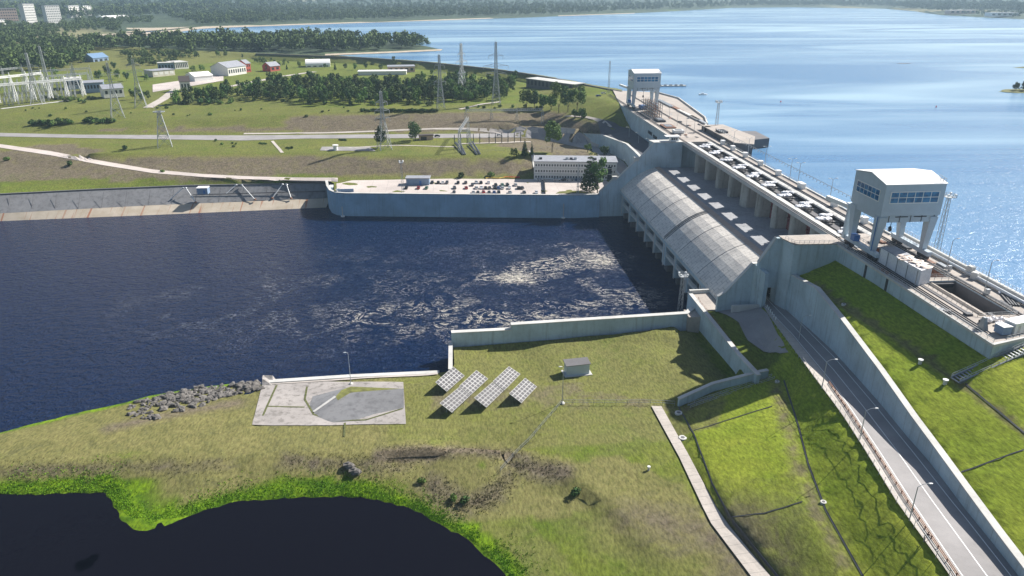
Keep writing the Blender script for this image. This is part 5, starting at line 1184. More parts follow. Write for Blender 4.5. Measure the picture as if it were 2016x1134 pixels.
# thin pole among the far left
# ============================================================ solar arrays and shed
SOL = [((310, 130), (443, 235), (235, 420), (103, 310)), ((580, 170), (718, 270), (515, 460), (378, 357)), ((380, 368), (508, 465), (295, 663), (153, 555)),
       ((960, 125), (1095, 215), (908, 405), (772, 300)), ((768, 310), (898, 410), (697, 605), (555, 493)), ((1150, 260), (1287, 362), (1107, 553), (963, 442))]
SL = ['leftmost solar table, alone beside the quay end', 'upper solar table of the left pair', 'lower solar table of the left pair, longest shadow', 'upper solar table of the right pair', 'lower solar table of the right pair', 'rightmost solar table, alone nearest the shed']
for i, cs in enumerate(SOL):
    P = [(840 + x / 5.93, 700 + y / 5.93) for x, y in cs]
    zl, zh = 5.5, 8.0
    tp, rt = at(*P[0], zh), at(*P[1], zl); bt, lf = at(*P[2], zl), at(*P[3], zh)
    ctr = (tp + rt + bt + lf) / 4; g0 = gz(ctr.x, ctr.y, 4.5)
    s_ = A('solar_array', SL[i], 'solar panel', (ctr.x, ctr.y, g0), 'solar tables on the lawn')
    nrm = (rt - tp).cross(lf - tp).normalized()
    if nrm.z < 0: nrm = -nrm
    m2 = MB(); bq = [tp, rt, bt, lf]; m2.add([q - nrm * .12 for q in bq] + [q for q in bq], [(0, 1, 2, 3), (7, 6, 5, 4)] + [(j, (j + 1) % 4, 4 + (j + 1) % 4, 4 + j) for j in range(4)]); m2.build('frame', 'solar_frame', s_)
    m2 = MB()
    for a in range(4):
        for b in range(7):
            def pp(u, v): return tp.lerp(rt, u).lerp(lf.lerp(bt, u), v) + nrm * .03
            g_ = .022; m2.add([pp(a / 4 + g_, b / 7 + .014), pp((a + 1) / 4 - g_, b / 7 + .014), pp((a + 1) / 4 - g_, (b + 1) / 7 - .014), pp(a / 4 + g_, (b + 1) / 7 - .014)], [(0, 1, 2, 3)])
    m2.build('panel', 'solar_cell', s_)
    for (u, v) in ((.2, .8), (.8, .8), (.2, .25), (.8, .25)):
        q = tp.lerp(rt, u).lerp(lf.lerp(bt, u), v); m2 = MB(); m2.beam((q.x, q.y, g0 - .3), (q.x, q.y, q.z - .15), .18); m2.build('leg', 'galv', s_)
q = hit(1116, 741); q2 = hit(1160, 737); dxy = (q2 - q); rz = math.atan2(dxy.y, dxy.x); wl = dxy.length
s_ = thing('shed', 'small pale shed with a dark flat roof on the lower lawn', 'shed', q, rz)
MB().box(0, wl, 0, 3.4, -.2, 3.7).build('wall', 'crane_paint', s_)
MB().prism([(-.35, -.35), (wl + .35, -.35), (wl + .35, 3.8), (-.35, 3.8)], [3.7, 3.7, 4.0, 4.0], [3.85, 3.85, 4.2, 4.2]).build('roof', 'conc_dark', s_)
MB().box(-.8, wl + .9, -.7, 4.2, -.3, .08).build('plinth', 'conc_light', s_)
MB().box(wl * .75, wl * .75 + .9, 3.4, 3.46, 0, 2.1).build('door', 'steel_grey', s_)

# slipway mound wall (curved cone of slabs)
cen = at(655, 800, 3); m2 = MB(); pts_ = []
prof_px = [(612, 772), (608, 795), (625, 818), (660, 830), (700, 828), (740, 815), (795, 805)]; top_px = [(690, 752), (672, 763), (660, 778), (665, 786), (690, 770), (740, 770), (795, 769)]
lo_ = []; hi_ = []
for (a, b) in prof_px: q = at(a, b, 4.2); lo_.append(Vector((q.x, q.y, gz(q.x, q.y, 4) + .12)))
for (a, b) in top_px: q = at(a, b, 5.2); hi_.append(Vector((q.x, q.y, gz(q.x, q.y, 4) + (1.9 if (a, b) != (690, 752) else 1.2))))
sd = A('slab_mound', 'dark curved slab-faced mound rising from the old slipway pavement', 'mound', lo_[0])
m2 = band(lo_, hi_, 'x', '', 30); m2.build('slab_face', 'rev_dark', sd, smooth=True)
top2 = L(668, 757, 5, 700, 751, 5, 760, 752, 5, 797, 760, 5); top2 = [Vector((q.x, q.y, gz(q.x, q.y, 4) + .1)) for q in top2]
m2 = MB(); fan = hi_ + list(reversed(top2)); m2.add([tuple(q) for q in fan], [tuple(range(len(fan)))]); m2.build('turf_top', 'turf', sd)
m2 = MB(); m2.beam(lo_[1].lerp(lo_[2], .5) + Vector((0, 0, .2)), hi_[2] + Vector((0, 0, .15)), .8, .15); m2.build('slab_kerb', 'conc_light', sd)
for P in (L(604, 757, 3, 600, 785, 3, 618, 818, 3, 660, 833, 3, 720, 828, 4, 793, 806, 4), L(527, 800, 3, 600, 802, 3), L(679, 832, 4, 678, 860, 4), L(545, 758, 2, 518, 820, 3)):
    ribbon('grassy_joint', P, .6, 'moss', .22, 2)

# ============================================================ rocks
rk = []
rr = random.Random(5)
for v in range(5):
    m2 = MB(); m2.blob((0, 0, 0), (1, .8, .6), v * 7 + 1, 7, 5, .35); rk.append(m2.mesh('rock_%d' % v, 'rock'))
zone = [(250, 815), (262, 793), (330, 776), (420, 758), (508, 752), (516, 766), (470, 775), (430, 790), (360, 812), (300, 826), (255, 827)]
n = 0
while n < 290:
    x = rr.uniform(240, 520); y = rr.uniform(748, 830)
    if not inpoly(x, y, zone) or rr.random() > (1.0 if y < 775 + (508 - x) * .12 else .35): continue
    q = hit(x, y); s = rr.uniform(.45, 1.5) * (1 if x > 300 else .8)
    o = bpy.data.objects.new('rock', rk[n % 5]); C.objects.link(o); o.location = q + Vector((0, 0, s * .2)); o.scale = (s, s * rr.uniform(.7, 1.1), s * rr.uniform(.6, 1)); o.rotation_euler = (rr.uniform(-.3, .3), rr.uniform(-.3, .3), rr.uniform(0, 6))
    tag(o, 'dark angular rock in the rubble on the river bank', 'rock', 'rocks heaped on the river bank'); n += 1
for (x, y, s, lb) in ((688, 920, 1.5, 'dark boulder at the edge of the bright green bank, left one'), (700, 932, 1.6, 'dark boulder at the edge of the bright green bank, right one'), (985, 757, .7, 'small dark stump on the lawn behind the solar tables')):
    q = hit(x, y); o = bpy.data.objects.new('boulder', rk[2]); C.objects.link(o); o.location = q + Vector((0, 0, s * .4)); o.scale = (s, s, s); tag(o, lb, 'boulder')

# ============================================================ trees
def leafy(lobes, n, size, seed, trunk=None, flat=.0):
    r = np.random.default_rng(seed); V_ = []; Ft = []; shade = []
    w_ = np.array([l[3] ** 2 for l in lobes]); w_ /= w_.sum()
    idx = r.choice(len(lobes), n, p=w_)
    for k in range(n):
        l = lobes[idx[k]]; d = r.normal(size=3); d /= np.linalg.norm(d)
        rad = l[3] * (1 - .35 * r.random() ** 2); c0 = np.array([l[0] + d[0] * rad, l[1] + d[1] * rad, l[2] + d[2] * rad * l[4]])
        nr = d + r.normal(size=3) * .55; nr /= np.linalg.norm(nr); u = np.cross(nr, r.normal(size=3)); u /= np.linalg.norm(u); v = np.cross(nr, u)
        s = size * r.uniform(.6, 1.35); o = len(V_)
        V_ += [c0 - u * s, c0 - v * s * .7, c0 + u * s, c0 + v * s * .7]; Ft.append((o, o + 1, o + 2, o + 3)); shade.append(r.random() ** 2)
    return V_, Ft, shade
def tree_mesh(name, lobes, n, size, seed, mat, trunk_h, tr=.22, split=False):
    V_, Ft, sh = leafy(lobes, n, size, seed)
    me = bpy.data.meshes.new(name); 
    tb = MB(); tb.tube((0, 0, -.5), (0, 0, trunk_h), tr, tr * .5, 6)
    for k in range(4): a = k * 1.7 + seed; tb.tube((0, 0, trunk_h * .55), (cos(a) * 1.6, sin(a) * 1.6, trunk_h * 1.05), tr * .4, tr * .2, 5)
    vs = [tuple(v) for v in V_]; fs = list(Ft)
    if not split: o = len(vs); vs += tb.v; fs += [tuple(i + o for i in f) for f in tb.f]
    me.from_pydata(vs, [], fs); me.materials.append(MATS[mat]); me.materials.append(MATS['bark'])
    mi = [0] * len(Ft) + ([1] * len(tb.f) if not split else []); me.polygons.foreach_set('material_index', mi)
    at_ = me.attributes.new('leaf', 'FLOAT', 'FACE'); at_.data.foreach_set('value', sh + ([0] * len(tb.f) if not split else []))
    me.update(); return (me, tb) if split else me
def lobes_round(h, w, seed, k=9):
    r = random.Random(seed); out = [(0, 0, h * .6, w * .36, 1.0)]
    for i in range(k):
        a = r.uniform(0, 6.28); zz = r.uniform(.32, .88); rad = w * .36 * (1 - abs(zz - .5) * .9)
        out.append((cos(a) * rad, sin(a) * rad, h * zz, w * r.uniform(.15, .26), r.uniform(.8, 1.2)))
    return out
def lobes_conif(h, w, seed):
    return [(0, 0, h * (.12 + .85 * i / 9), w * .5 * (1 - i / 10) + .15, .35) for i in range(10)]
TM = {}
for v in range(4): TM['round%d' % v] = tree_mesh('broadleaf_%d' % v, lobes_round(11, 8.5, v), 620, .55, v, 'leaf_green' if v % 2 else 'leaf_dark', 4)
for v in range(3): TM['tall%d' % v] = tree_mesh('birch_%d' % v, lobes_round(13, 5.6, v + 9, 12), 560, .48, v + 20, ['leaf_green', 'leaf_pale', 'leaf_dark'][v], 6)
for v in range(2): TM['conif%d' % v] = tree_mesh('conifer_%d' % v, lobes_conif(13, 5, v), 520, .5, v + 30, 'leaf_dark', 8)
for v in range(3): TM['bush%d' % v] = tree_mesh('bush_%d' % v, [(0, 0, 1.1, 1.2, .8), (.9, .3, .9, .9, .8), (-.8, -.2, .9, .9, .8)], 170, .32, v + 40, ['leaf_dark', 'leaf_green', 'leaf_pale'][v], .6, .08)
cnt = 0
def put(kind, q, s, name, label, cat, group=None, sz=None):
    global cnt
    o = bpy.data.objects.new(name, TM[kind]); C.objects.link(o); o.location = q; k = s * random.uniform(.9, 1.1); o.scale = (k, k, k * (sz or random.uniform(.9, 1.15))); o.rotation_euler = (0, 0, random.uniform(0, 6.28))
    tag(o, label, cat, group); cnt += 1; return o
def scatter(poly, n, kinds, s0, s1, name, label, cat, group, mind=0):
    pts_ = []; tries = 0; xs = [p_[0] for p_ in poly]; ys = [p_[1] for p_ in poly]
    while len(pts_) < n and tries < n * 60:
        tries += 1; x = random.uniform(min(xs), max(xs)); y = random.uniform(min(ys), max(ys))
        if not inpoly(x, y, poly): continue
        q = hit(x, y)
        if any((q.x - a.x) ** 2 + (q.y - a.y) ** 2 < mind ** 2 for a in pts_): continue
        pts_.append(q); put(random.choice(kinds), q, random.uniform(s0, s1), name, label, cat, group)
belt = [(330, 210), (380, 207), (440, 200), (520, 198), (600, 205), (680, 208), (760, 206), (850, 205), (940, 200), (1005, 195), (1015, 165), (960, 168), (880, 165), (800, 172), (700, 168), (620, 165), (560, 168), (530, 170), (500, 176), (440, 184), (380, 196)]
G1 = 'young mixed trees in the belt on the plateau'; L1 = 'young green tree in the dense belt between the plateau meadow and the lake dyke'
scatter(belt, 285, ['tall0', 'tall1', 'round1', 'round3', 'tall0', 'tall2', 'round0'], .7, 1.15, 'broadleaf_tree', L1, 'tree', G1, 3.2)
scatter([(330, 212), (520, 200), (850, 212), (850, 206), (600, 206), (520, 196), (340, 206)], 22, ['bush1', 'bush2', 'bush0'], 1.2, 2.4, 'bush', 'green bush at the front edge of the young tree belt', 'bush', 'bushes along the tree belt', 3)
# named trees
def big_tree(px_, py_, lob, n, size, mat, th, label, name='broadleaf_tree', z=None, tr=.35, seed=1):
    q = hit(px_, py_) if z is None else at(px_, py_, z); me, tb = tree_mesh(name, lob, n, size, seed, mat, th, tr, True)
    s_ = thing(name, label, 'tree', q); o = bpy.data.objects.new('crown', me); C.objects.link(o); o.parent = s_; tb.build('trunk', 'bark', s_); return s_
big_tree(818, 278, lobes_round(14, 12, 3), 1500, .42, 'leaf_dark', 4, 'dark round tree alone on the terrace next to the pink kiosk')
big_tree(750, 292, lobes_round(15, 8, 5, 12), 1300, .42, 'leaf_dark', 4, 'dark round tree directly behind the slim terrace pylon')
big_tree(1087, 300, lobes_round(22, 11.5, 8, 14), 2600, .5, 'leaf_green', 6, 'tall full broadleaf tree behind the office building')
big_tree(1033, 308, lobes_conif(11, 4.5, 1), 800, .4, 'leaf_dark', 6, 'dark spruce on the terrace edge left of the steps', 'conifer_tree')
big_tree(1047, 306, lobes_conif(9, 2.2, 1), 500, .32, 'leaf_dark', 5, 'narrow columnar conifer right beside the steps', 'conifer_tree')
big_tree(1160, 378, lobes_conif(25, 11, 2), 2200, .48, 'leaf_dark', 12, 'tall dark spruce in front of the office building', 'conifer_tree', 12.9)
big_tree(1176, 380, lobes_round(21, 9.5, 11, 14), 1900, .45, 'leaf_green', 7, 'green broadleaf tree beside the spruce in front of the office', z=12.9)
big_tree(1157, 300, lobes_round(6, 5, 12), 420, .4, 'leaf_green', 2.4, 'small young tree on the lawn behind the office roof')
big_tree(1190, 308, lobes_round(7, 7, 13), 800, .4, 'leaf_dark', 1.2, 'dark dome-shaped bush tree at the office corner')
big_tree(1012, 308, lobes_round(5, 6, 15), 380, .4, 'leaf_green', 1.4, 'light green shrub tree on the terrace edge left of the spruce')
for i, (px_, py_, hh, ww, mt) in enumerate(((1036, 214, 14, 9, 'leaf_green'), (1052, 212, 12, 7, 'leaf_dark'), (1068, 213, 9, 6, 'leaf_green'), (1085, 216, 10, 6, 'leaf_green'), (1100, 222, 20, 11, 'leaf_green'), (1118, 220, 17, 9, 'leaf_dark'), (1136, 217, 18, 9, 'leaf_green'), (1145, 233, 6, 5, 'leaf_green'), (1132, 232, 5, 4, 'leaf_green'))):
    big_tree(px_, py_, lobes_round(hh * 1.2, ww * 1.3, 20 + i, 11), 1300, .55, mt, hh * .35, ['large pale tree at the left of the cluster behind the mound', 'dark tree second in the cluster behind the mound', 'small tree third from the left behind the mound', 'small thin tree left of the tallest cluster tree', 'tallest tree in the cluster near the grass mound', 'dark tree right of the tallest cluster tree', 'full green tree at the right of the cluster', 'low shrub tree right below the cluster', 'low shrub tree left below the cluster'][i], seed=20 + i)
for i, (px_, py_, s, lb) in enumerate(((246, 294, 1.2, 'single ball bush on the terrace left of the squat tower'), (14, 316, 1.1, 'small tree at the far left of the lower meadow'), (138, 326, 1.3, 'round bush on the lower meadow'), (320, 339, .9, 'sparse bush beside the pale road'), (908, 350, 1.3, 'bush at the foot of the brown slope near the car park'), (967, 347, 1.4, 'dark bush by the yellow boom at the car park'), (1133, 975, 1.6, 'dark round bush in the dry hollow by the pond'), (830, 950, 1.3, 'ragged green bush on the edge of the hollow'), (915, 990, 1.5, 'ragged bush above the pond shore'), (893, 985, 1.3, 'second ragged bush above the pond shore'), (425, 278, .7, 'first clipped ball bush by the road'), (437, 285, .7, 'lone clipped ball below the road'), (458, 283, .6, 'left ball of the pair near the road'), (465, 284, .6, 'right ball of the pair near the road'), (460, 290, .6, 'lowest ball bush by the road'))):
    put('bush%d' % (i % 2), hit(px_, py_), s * (.62 if py_ > 900 else 1.1), 'bush', lb, 'bush')
for g_, (cx_, cy_, n) in enumerate(((520, 284, 4), (572, 293, 3), (677, 277, 4))):
    for i in range(n): put('bush0', at(cx_ - 7 + i * 14 / n, cy_ + (i % 2), 22), .75, 'bush', 'clipped dark bush in the %s bed on the terrace, number %d from the left' % (['left', 'lower middle', 'right'][g_], i + 1), 'bush', 'clipped bushes on the terrace')
for i in range(14): put('bush%d' % (i % 3), hit(66 + i * 5.6 + random.uniform(-2, 2), 246 + random.uniform(-2, 2) - (i > 8) * 2), random.uniform(1.4, 2.2), 'bush', 'dark bush in the thicket at the crest of the left slope', 'bush', 'thicket bushes on the left slope crest')
for i in range(11): put('bush%d' % (i % 2), hit(168 + i * 5.6, 241 + random.uniform(-1.5, 1.5)), random.uniform(1.2, 1.8), 'bush', 'dark bush in the second thicket right of the first on the left crest', 'bush', 'second thicket on the slope crest')
for i in range(38): put('bush0', hit(712 + i * 4.0, 220 + random.uniform(-.6, .6)), random.uniform(.9, 1.3), 'bush', 'dark bush in the straight hedge along the slope crest', 'bush', 'hedge bushes on the slope crest')
for i in range(26): put('bush%d' % (i % 3), hit(random.uniform(5, 700), random.uniform(212, 232)), random.uniform(.4, 1.0), 'bush', 'small scattered bush on the plateau meadow', 'bush', 'scattered meadow bushes')
for i in range(10): put('bush%d' % (i % 2), hit(925 + i * 16 + random.uniform(-5, 5), 214 + random.uniform(-3, 3)), random.uniform(.8, 1.6), 'bush', 'bush on the crest behind the terrace gantries', 'bush', 'bushes behind the gantries')
for i in range(12): put('bush%d' % (1 + i % 2), hit(85 + i * 9, 198 + random.uniform(-5, 5)), random.uniform(1.0, 2.0), 'bush', 'light bush in front of the blue hall', 'bush', 'bushes by the switchyard')
for i, (px_, py_, kd, s) in enumerate(((115, 122, 'round0', 1.3), (140, 128, 'round2', 1.6), (165, 120, 'tall0', 1.2), (98, 108, 'round0', 1.2), (60, 112, 'round2', 1.3), (30, 118, 'round1', 1.2), (8, 110, 'round0', 1.2), (25, 138, 'round0', 1.4), (50, 135, 'round3', 1.2), (80, 130, 'round0', 1.3), (10, 145, 'round2', 1.2), (110, 150, 'round1', 1.1), (195, 158, 'round2', 1.1), (212, 150, 'round0', 1.2), (232, 155, 'round1', 1.0), (225, 138, 'round0', 1.0), (250, 160, 'round0', 1.0), (282, 200, 'round0', .9), (292, 196, 'round2', .8), (262, 196, 'round0', .9), (272, 188, 'round1', .8), (288, 160, 'round1', .8), (380, 142, 'round1', .9), (398, 140, 'round3', .8), (420, 146, 'round0', .6), (528, 140, 'round1', .8), (550, 135, 'tall0', .8), (565, 137, 'conif0', .7), (590, 133, 'round1', .7), (680, 136, 'round2', .8), (660, 138, 'conif1', .8), (700, 138, 'round3', .9), (720, 137, 'round0', .8), (640, 136, 'tall0', .8), (750, 138, 'round2', .8), (776, 130, 'tall1', 1.1), (806, 137, 'conif0', .6), (850, 148, 'round1', .7), (430, 112, 'round1', 1.0), (445, 112, 'round3', 1.0), (478, 116, 'tall1', .8))):
    put(kd, hit(px_, py_), s * .8, 'broadleaf_tree' if 'con' not in kd else 'conifer_tree', 'dark tree standing between the buildings and yards behind the plateau', 'tree', 'trees among the plateau buildings')
# tall wild grass and weeds along the pond and on the eroded bank: nobody could count it
def tufts(name, n, pick, s0, s1, mat, seed):
    r = random.Random(seed); vs = []; fs = []; sh = []
    for _ in range(n):
        q = pick(r)
        if q is None: continue
        for b in range(4):
            a = r.uniform(0, 6.28); h = r.uniform(s0, s1); w_ = h * .45; dx, dy = cos(a) * w_, sin(a) * w_; lx, ly = r.uniform(-.4, .4) * h, r.uniform(-.4, .4) * h; ox, oy = r.uniform(-.4, .4), r.uniform(-.4, .4)
            o = len(vs); vs += [(q.x + ox - dx, q.y + oy - dy, q.z - .05), (q.x + ox + dx, q.y + oy + dy, q.z - .05), (q.x + ox + lx + dx * .3, q.y + oy + ly + dy * .3, q.z + h), (q.x + ox + lx - dx * .3, q.y + oy + ly - dy * .3, q.z + h)]
            fs.append((o, o + 1, o + 2, o + 3)); sh.append(r.random())
    me = bpy.data.meshes.new(name); me.from_pydata(vs, [], fs); me.materials.append(MATS[mat]); at2 = me.attributes.new('leaf', 'FLOAT', 'FACE'); at2.data.foreach_set('value', sh)
    o = bpy.data.objects.new(name, me); C.objects.link(o); tag(o, {'tall_grass': 'wild tall grass and weeds fringing the pond bank'}.get(name, 'dark dry weeds covering the eroded hollow'), 'grass', None, 'stuff')
leafmat('leaf_lush', (.15, .30, .012), (.26, .42, .02), (.09, .19, .012)); leafmat('leaf_weed', (.12, .13, .04), (.19, .17, .07), (.08, .085, .03))
SG = list(zip(pond_sh0[2:-1], pond_sh0[3:]))
def pickl(r):
    a, b = SG[r.randrange(len(SG))]
    q = a.lerp(b, r.random()); d = abs(r.gauss(0, 1)) * 3.2 + .1
    if q.x < 4: q = q + Vector((r.uniform(-1, 1), d, 0))
    else: q = q + Vector((d, d * .5, 0))
    z = gz(q.x, q.y, -9)
    return Vector((q.x, q.y, z)) if z > .05 else None
def pickd(r):
    P = r.choice((SCARP, SCARP, HOLL, HOLL, DRYB, DRYL)); k = r.randrange(len(P) - 1); q = P[k].lerp(P[k + 1], r.random()) + Vector((r.gauss(0, 2), r.gauss(0, 2), 0)); z = gz(q.x, q.y, -9)
    return Vector((q.x, q.y, z)) if z > .05 else None
tufts('tall_grass', 7000, pickl, .10, .30, 'leaf_lush', 1); tufts('weeds', 2600, pickd, .10, .26, 'leaf_weed', 2)
# woods as one mass: many tree crowns in one mesh
def wood(name, polys, label=None):
    r = np.random.default_rng(11); VV = []; FF = []; SH = []; base = []
    for v in range(5):
        lv = []; lf = []
        h = 11.0; w_ = 4.2
        vv, ff, sh = leafy(lobes_round(h, w_ * 2, v + 60, 7), 90, 1.05, v + 70); base.append((np.array(vv), np.array(ff), sh))
    o = 0
    for (poly, n, s0, s1) in polys:
        xs = [p_[0] for p_ in poly]; ys = [p_[1] for p_ in poly]; k = 0; tr_ = 0
        while k < n and tr_ < n * 40:
            tr_ += 1; x = r.uniform(min(xs), max(xs)); y = r.uniform(min(ys), max(ys))
            if not inpoly(x, y, poly): continue
            q = hit(x, y); 
            if q is None: continue
            vv, ff, sh = base[int(r.integers(5))]; s = r.uniform(s0, s1); a = r.uniform(0, 6.28); ca, sa = cos(a), sin(a)
            X = vv * np.array([s, s, s * r.uniform(.8, 1.3)]); X = np.stack([X[:, 0] * ca - X[:, 1] * sa + q.x, X[:, 0] * sa + X[:, 1] * ca + q.y, X[:, 2] + q.z - .8], 1)
            VV.append(X); FF.append(ff + o); SH += sh; o += len(X); k += 1
    VV = np.concatenate(VV); FF = np.concatenate(FF); me = bpy.data.meshes.new(name)
    me.vertices.add(len(VV)); me.vertices.foreach_set('co', VV.astype('f').ravel()); me.loops.add(FF.size); me.loops.foreach_set('vertex_index', FF.astype('i').ravel())
    me.polygons.add(len(FF)); me.polygons.foreach_set('loop_start', np.arange(0, FF.size, 4, dtype='i')); me.update(calc_edges=True)
    at_ = me.attributes.new('leaf', 'FLOAT', 'FACE'); at_.data.foreach_set('value', np.array(SH, 'f'))
    me.materials.append(MATS['leaf_wood']); o_ = bpy.data.objects.new(name, me); C.objects.link(o_); tag(o_, label, 'wood', None, 'stuff'); return o_
leafmat('leaf_wood', (.085, .15, .04), (.16, .23, .065), (.055, .10, .032))
W1 = [([(330, 208), (440, 199), (520, 196), (850, 204), (1005, 194), (1015, 166), (880, 166), (700, 168), (530, 172), (440, 186)], 480, .45, .85), ([(165, 100), (250, 98), (390, 101), (500, 102), (640, 103), (760, 99), (850, 93), (830, 88), (760, 85), (640, 76), (520, 76), (400, 80), (290, 84), (200, 84)], 620, 1.1, 1.9),
      ([(-200, 150), (-10, 150), (60, 140), (120, 140), (165, 125), (180, 106), (200, 88), (100, 75), (0, 66), (-200, 65)], 900, .9, 1.5),
      ([(240, 116), (390, 116), (390, 108), (240, 106)], 90, .5, .9), ([(500, 128), (640, 130), (640, 122), (500, 119)], 30, .3, .6),
      ([(255, 130), (350, 128), (350, 122), (255, 120)], 50, .45, .7)]
wood('wood', W1, 'dark dense wood covering the lake peninsula and the left plateau')
FRONT = [([(-250, 85), (0, 82), (100, 70), (160, 66), (170, 50), (120, 52), (60, 56), (0, 48), (-250, 45)], 700, .9, 1.5),
    ([(150, 62), (235, 62), (240, 48), (300, 46), (300, 36), (150, 42)], 260, .9, 1.4),
    ([(400, 50), (480, 47), (600, 42), (700, 40), (880, 34), (1000, 31), (1100, 28), (1250, 22), (1330, 18), (1440, 13), (1440, 5), (1200, 6), (1000, 8), (800, 10), (600, 12), (450, 18), (380, 28), (330, 36)], 3000, 1.0, 1.9),
    ([(1440, 12), (1560, 12), (1740, 13), (1800, 18), (1855, 24), (1900, 20), (2150, 30), (2150, 12), (1850, 8), (1560, 5), (1440, 5)], 1500, 1.2, 2.2),
    ([(1855, 27), (1960, 32), (2016, 36), (2200, 44), (2200, 22), (1880, 16)], 220, .8, 1.4),
    ([(-300, 45), (300, 34), (600, 12), (1000, 6), (1440, 3), (2100, 5), (2100, -6), (-300, -6)], 2600, 1.6, 3.2),
    ([(-300, 40), (0, 38), (330, 30), (560, 10), (0, 5), (-300, 5)], 1100, 1.0, 1.9)]
wood('wood', FRONT, 'far wooded shore and hills hazy blue beyond the lake')
isl = at(2005, 180, 37); me = MB(); me.blob((isl.x + 8, isl.y, 36.6), (26, 14, 1.3), 3, 16, 6, .15); struct(me, 'island', 'turf')
for i in range(8): put('round%d' % (i % 4), Vector((isl.x - 2 + i * 3.4, isl.y + random.uniform(-5, 5), 37.2)), random.uniform(.55, .8), 'broadleaf_tree', 'dark tree on the small island at the right edge', 'tree', 'trees on the small island')
i2 = at(1778, 125, 37); me = MB(); me.blob((i2.x, i2.y, 36.9), (10, 3, .5), 5, 10, 5, .3); struct(me, 'reef', 'rock')
i3 = at(2020, 133, 37); me = MB(); me.blob((i3.x + 8, i3.y, 36.8), (24, 9, .9), 6, 12, 5, .2); struct(me, 'island', 'turf')
for i, (px_, py_) in enumerate(((1537, 201), (1843, 211))):
    q = at(px_, py_, 37); s_ = thing('buoy', ['red buoy floating in mid lake', 'red buoy floating at the right of the lake'][i], 'buoy', q); MB().tube((0, 0, -.2), (0, 0, .5), .55, n=10).build('float', 'buoy_red', s_); MB().tube((0, 0, .5), (0, 0, 1.3), .3, .1, 8).build('top_mark', 'buoy_red', s_)
q = at(1316, 170, 37); s_ = thing('jetty', 'long low jetty barge lying in the lake beside the far crane', 'jetty', q)
MB().box(-16, 16, -2.5, 2.5, -.3, .9).build('deck', 'conc_light', s_); m2 = MB(); [m2.box(-14 + i * 5, -12 + i * 5, -1.5, 1, .9, 1.8) for i in range(6)]; m2.build('cargo', 'steel_grey', s_); railing([(-16, -2.4, .9), (16, -2.4, .9)], 1, 3).build('railing', 'steel_light', s_)
q = at(1384, 187, 37); s_ = thing('boat', 'tiny white boat on the lake right of the jetty', 'boat', q); MB().prism([(-3.5, -.8), (2.5, -1), (4, 0), (2.5, 1), (-3.5, .8)], -.2, .9).build('hull', 'white_paint', s_); MB().box(-1.5, .8, -.6, .6, .9, 1.7).build('cabin', 'white_paint', s_)

# ============================================================ buildings
def bld(name, label, a, b, z, depth, h, wall, roofm, kind='flat', rh=0, floors=0, cols=0, wmat='glass_dark', wfrac=.55, hfrac=.45, z_exact=None, eaves=.5, cat='building', winsize=None):
    pa = at(*a, z) if z_exact is None else at(*a, z_exact); pb = at(*b, z if z_exact is None else z_exact); d = pb - pa; rz = math.atan2(d.y, d.x); L_ = d.length
    s_ = thing(name, label, cat, (pa.x, pa.y, pa.z), rz); MB().box(0, L_, 0, depth, -1.5, h).build('wall', wall, s_)
    if kind == 'flat':
        m2 = MB(); m2.box(-eaves, L_ + eaves, -eaves, depth + eaves, h, h + .5); m2.build('roof', roofm, s_)
    elif kind == 'gable':  # ridge along x
        m2 = MB(); pr2 = [(-eaves, h - .1), (depth / 2, h + rh), (depth + eaves, h - .1), (depth + eaves, h + .2), (depth / 2, h + rh + .35), (-eaves, h + .2)]
        m2.add([(-eaves, y, zz) for y, zz in pr2] + [(L_ + eaves, y, zz) for y, zz in pr2], [(0, 1, 4, 5), (1, 2, 3, 4), (11, 10, 7, 6), (10, 9, 8, 7)] + [(i, 6 + i, 6 + (i + 1) % 6, (i + 1) % 6) for i in range(6)]); m2.build('roof', roofm, s_)
        MB().add([(0, 0, h), (0, depth, h), (0, depth / 2, h + rh), (L_, 0, h), (L_, depth, h), (L_, depth / 2, h + rh)], [(0, 1, 2), (3, 5, 4), (0, 3, 4, 1)]).build('gable', wall, s_)
    elif kind == 'arch':
        m2 = MB(); n = 9; pr2 = [(depth / 2 - (depth / 2 + .2) * cos(pi * i / n), h + rh * sin(pi * i / n)) for i in range(n + 1)]
        m2.add([(-.2, y, zz) for y, zz in pr2] + [(L_ + .2, y, zz) for y, zz in pr2], [tuple(range(n + 1)), tuple(range(2 * n + 1, n, -1))] + [(i, i + 1, n + 2 + i, n + 1 + i) for i in range(n)] + [(0, n + 1, 2 * n + 1, n)]); m2.build('roof', roofm, s_)
    for f in range(floors):
        for c0 in range(cols):
            w1 = (L_ - 1) / cols; h1 = h / floors; x = .5 + c0 * w1 + w1 * (1 - wfrac) / 2; zz = f * h1 + h1 * (.3)
            MB().box(x, x + w1 * wfrac, -.08, .02, zz, zz + h1 * hfrac).build('window', wmat, s_)
    s_['_L'] = L_; return s_
of = bld('office_building', 'three-storey pale office building beside the quay car park', (1051, 353), (1213, 355), 12.9, 17, 10.6, 'wall_white', 'conc_light', 'flat', 0, 3, 30, wfrac=.5, hfrac=.34, eaves=.35)
L_ = of['_L']
m2 = MB(); [m2.box(-.15, L_ + .15, -.2, 0, z, z + .35) for z in (3.4, 6.95)]; m2.sep('string_course', 'conc_light', of)
for i, x in enumerate((3, 19, 21.5, 24, 36)):
    m2 = MB(); m2.box(x, x + 1.8, 5, 7.4, 11.2, 12.6 if i % 2 else 12.1); m2.sep('roof_unit', 'steel_light' if i % 2 else 'steel_dark', of)
MB().box(L_ - 5.5, L_ - 3, -.12, -.08, .2, 8.2).build('stair_window', 'glass_dark', of)
MB().box(0, L_ + .5, -.3, 17.2, 11.11, 11.16).build('roof_felt', 'roof_grey', of)
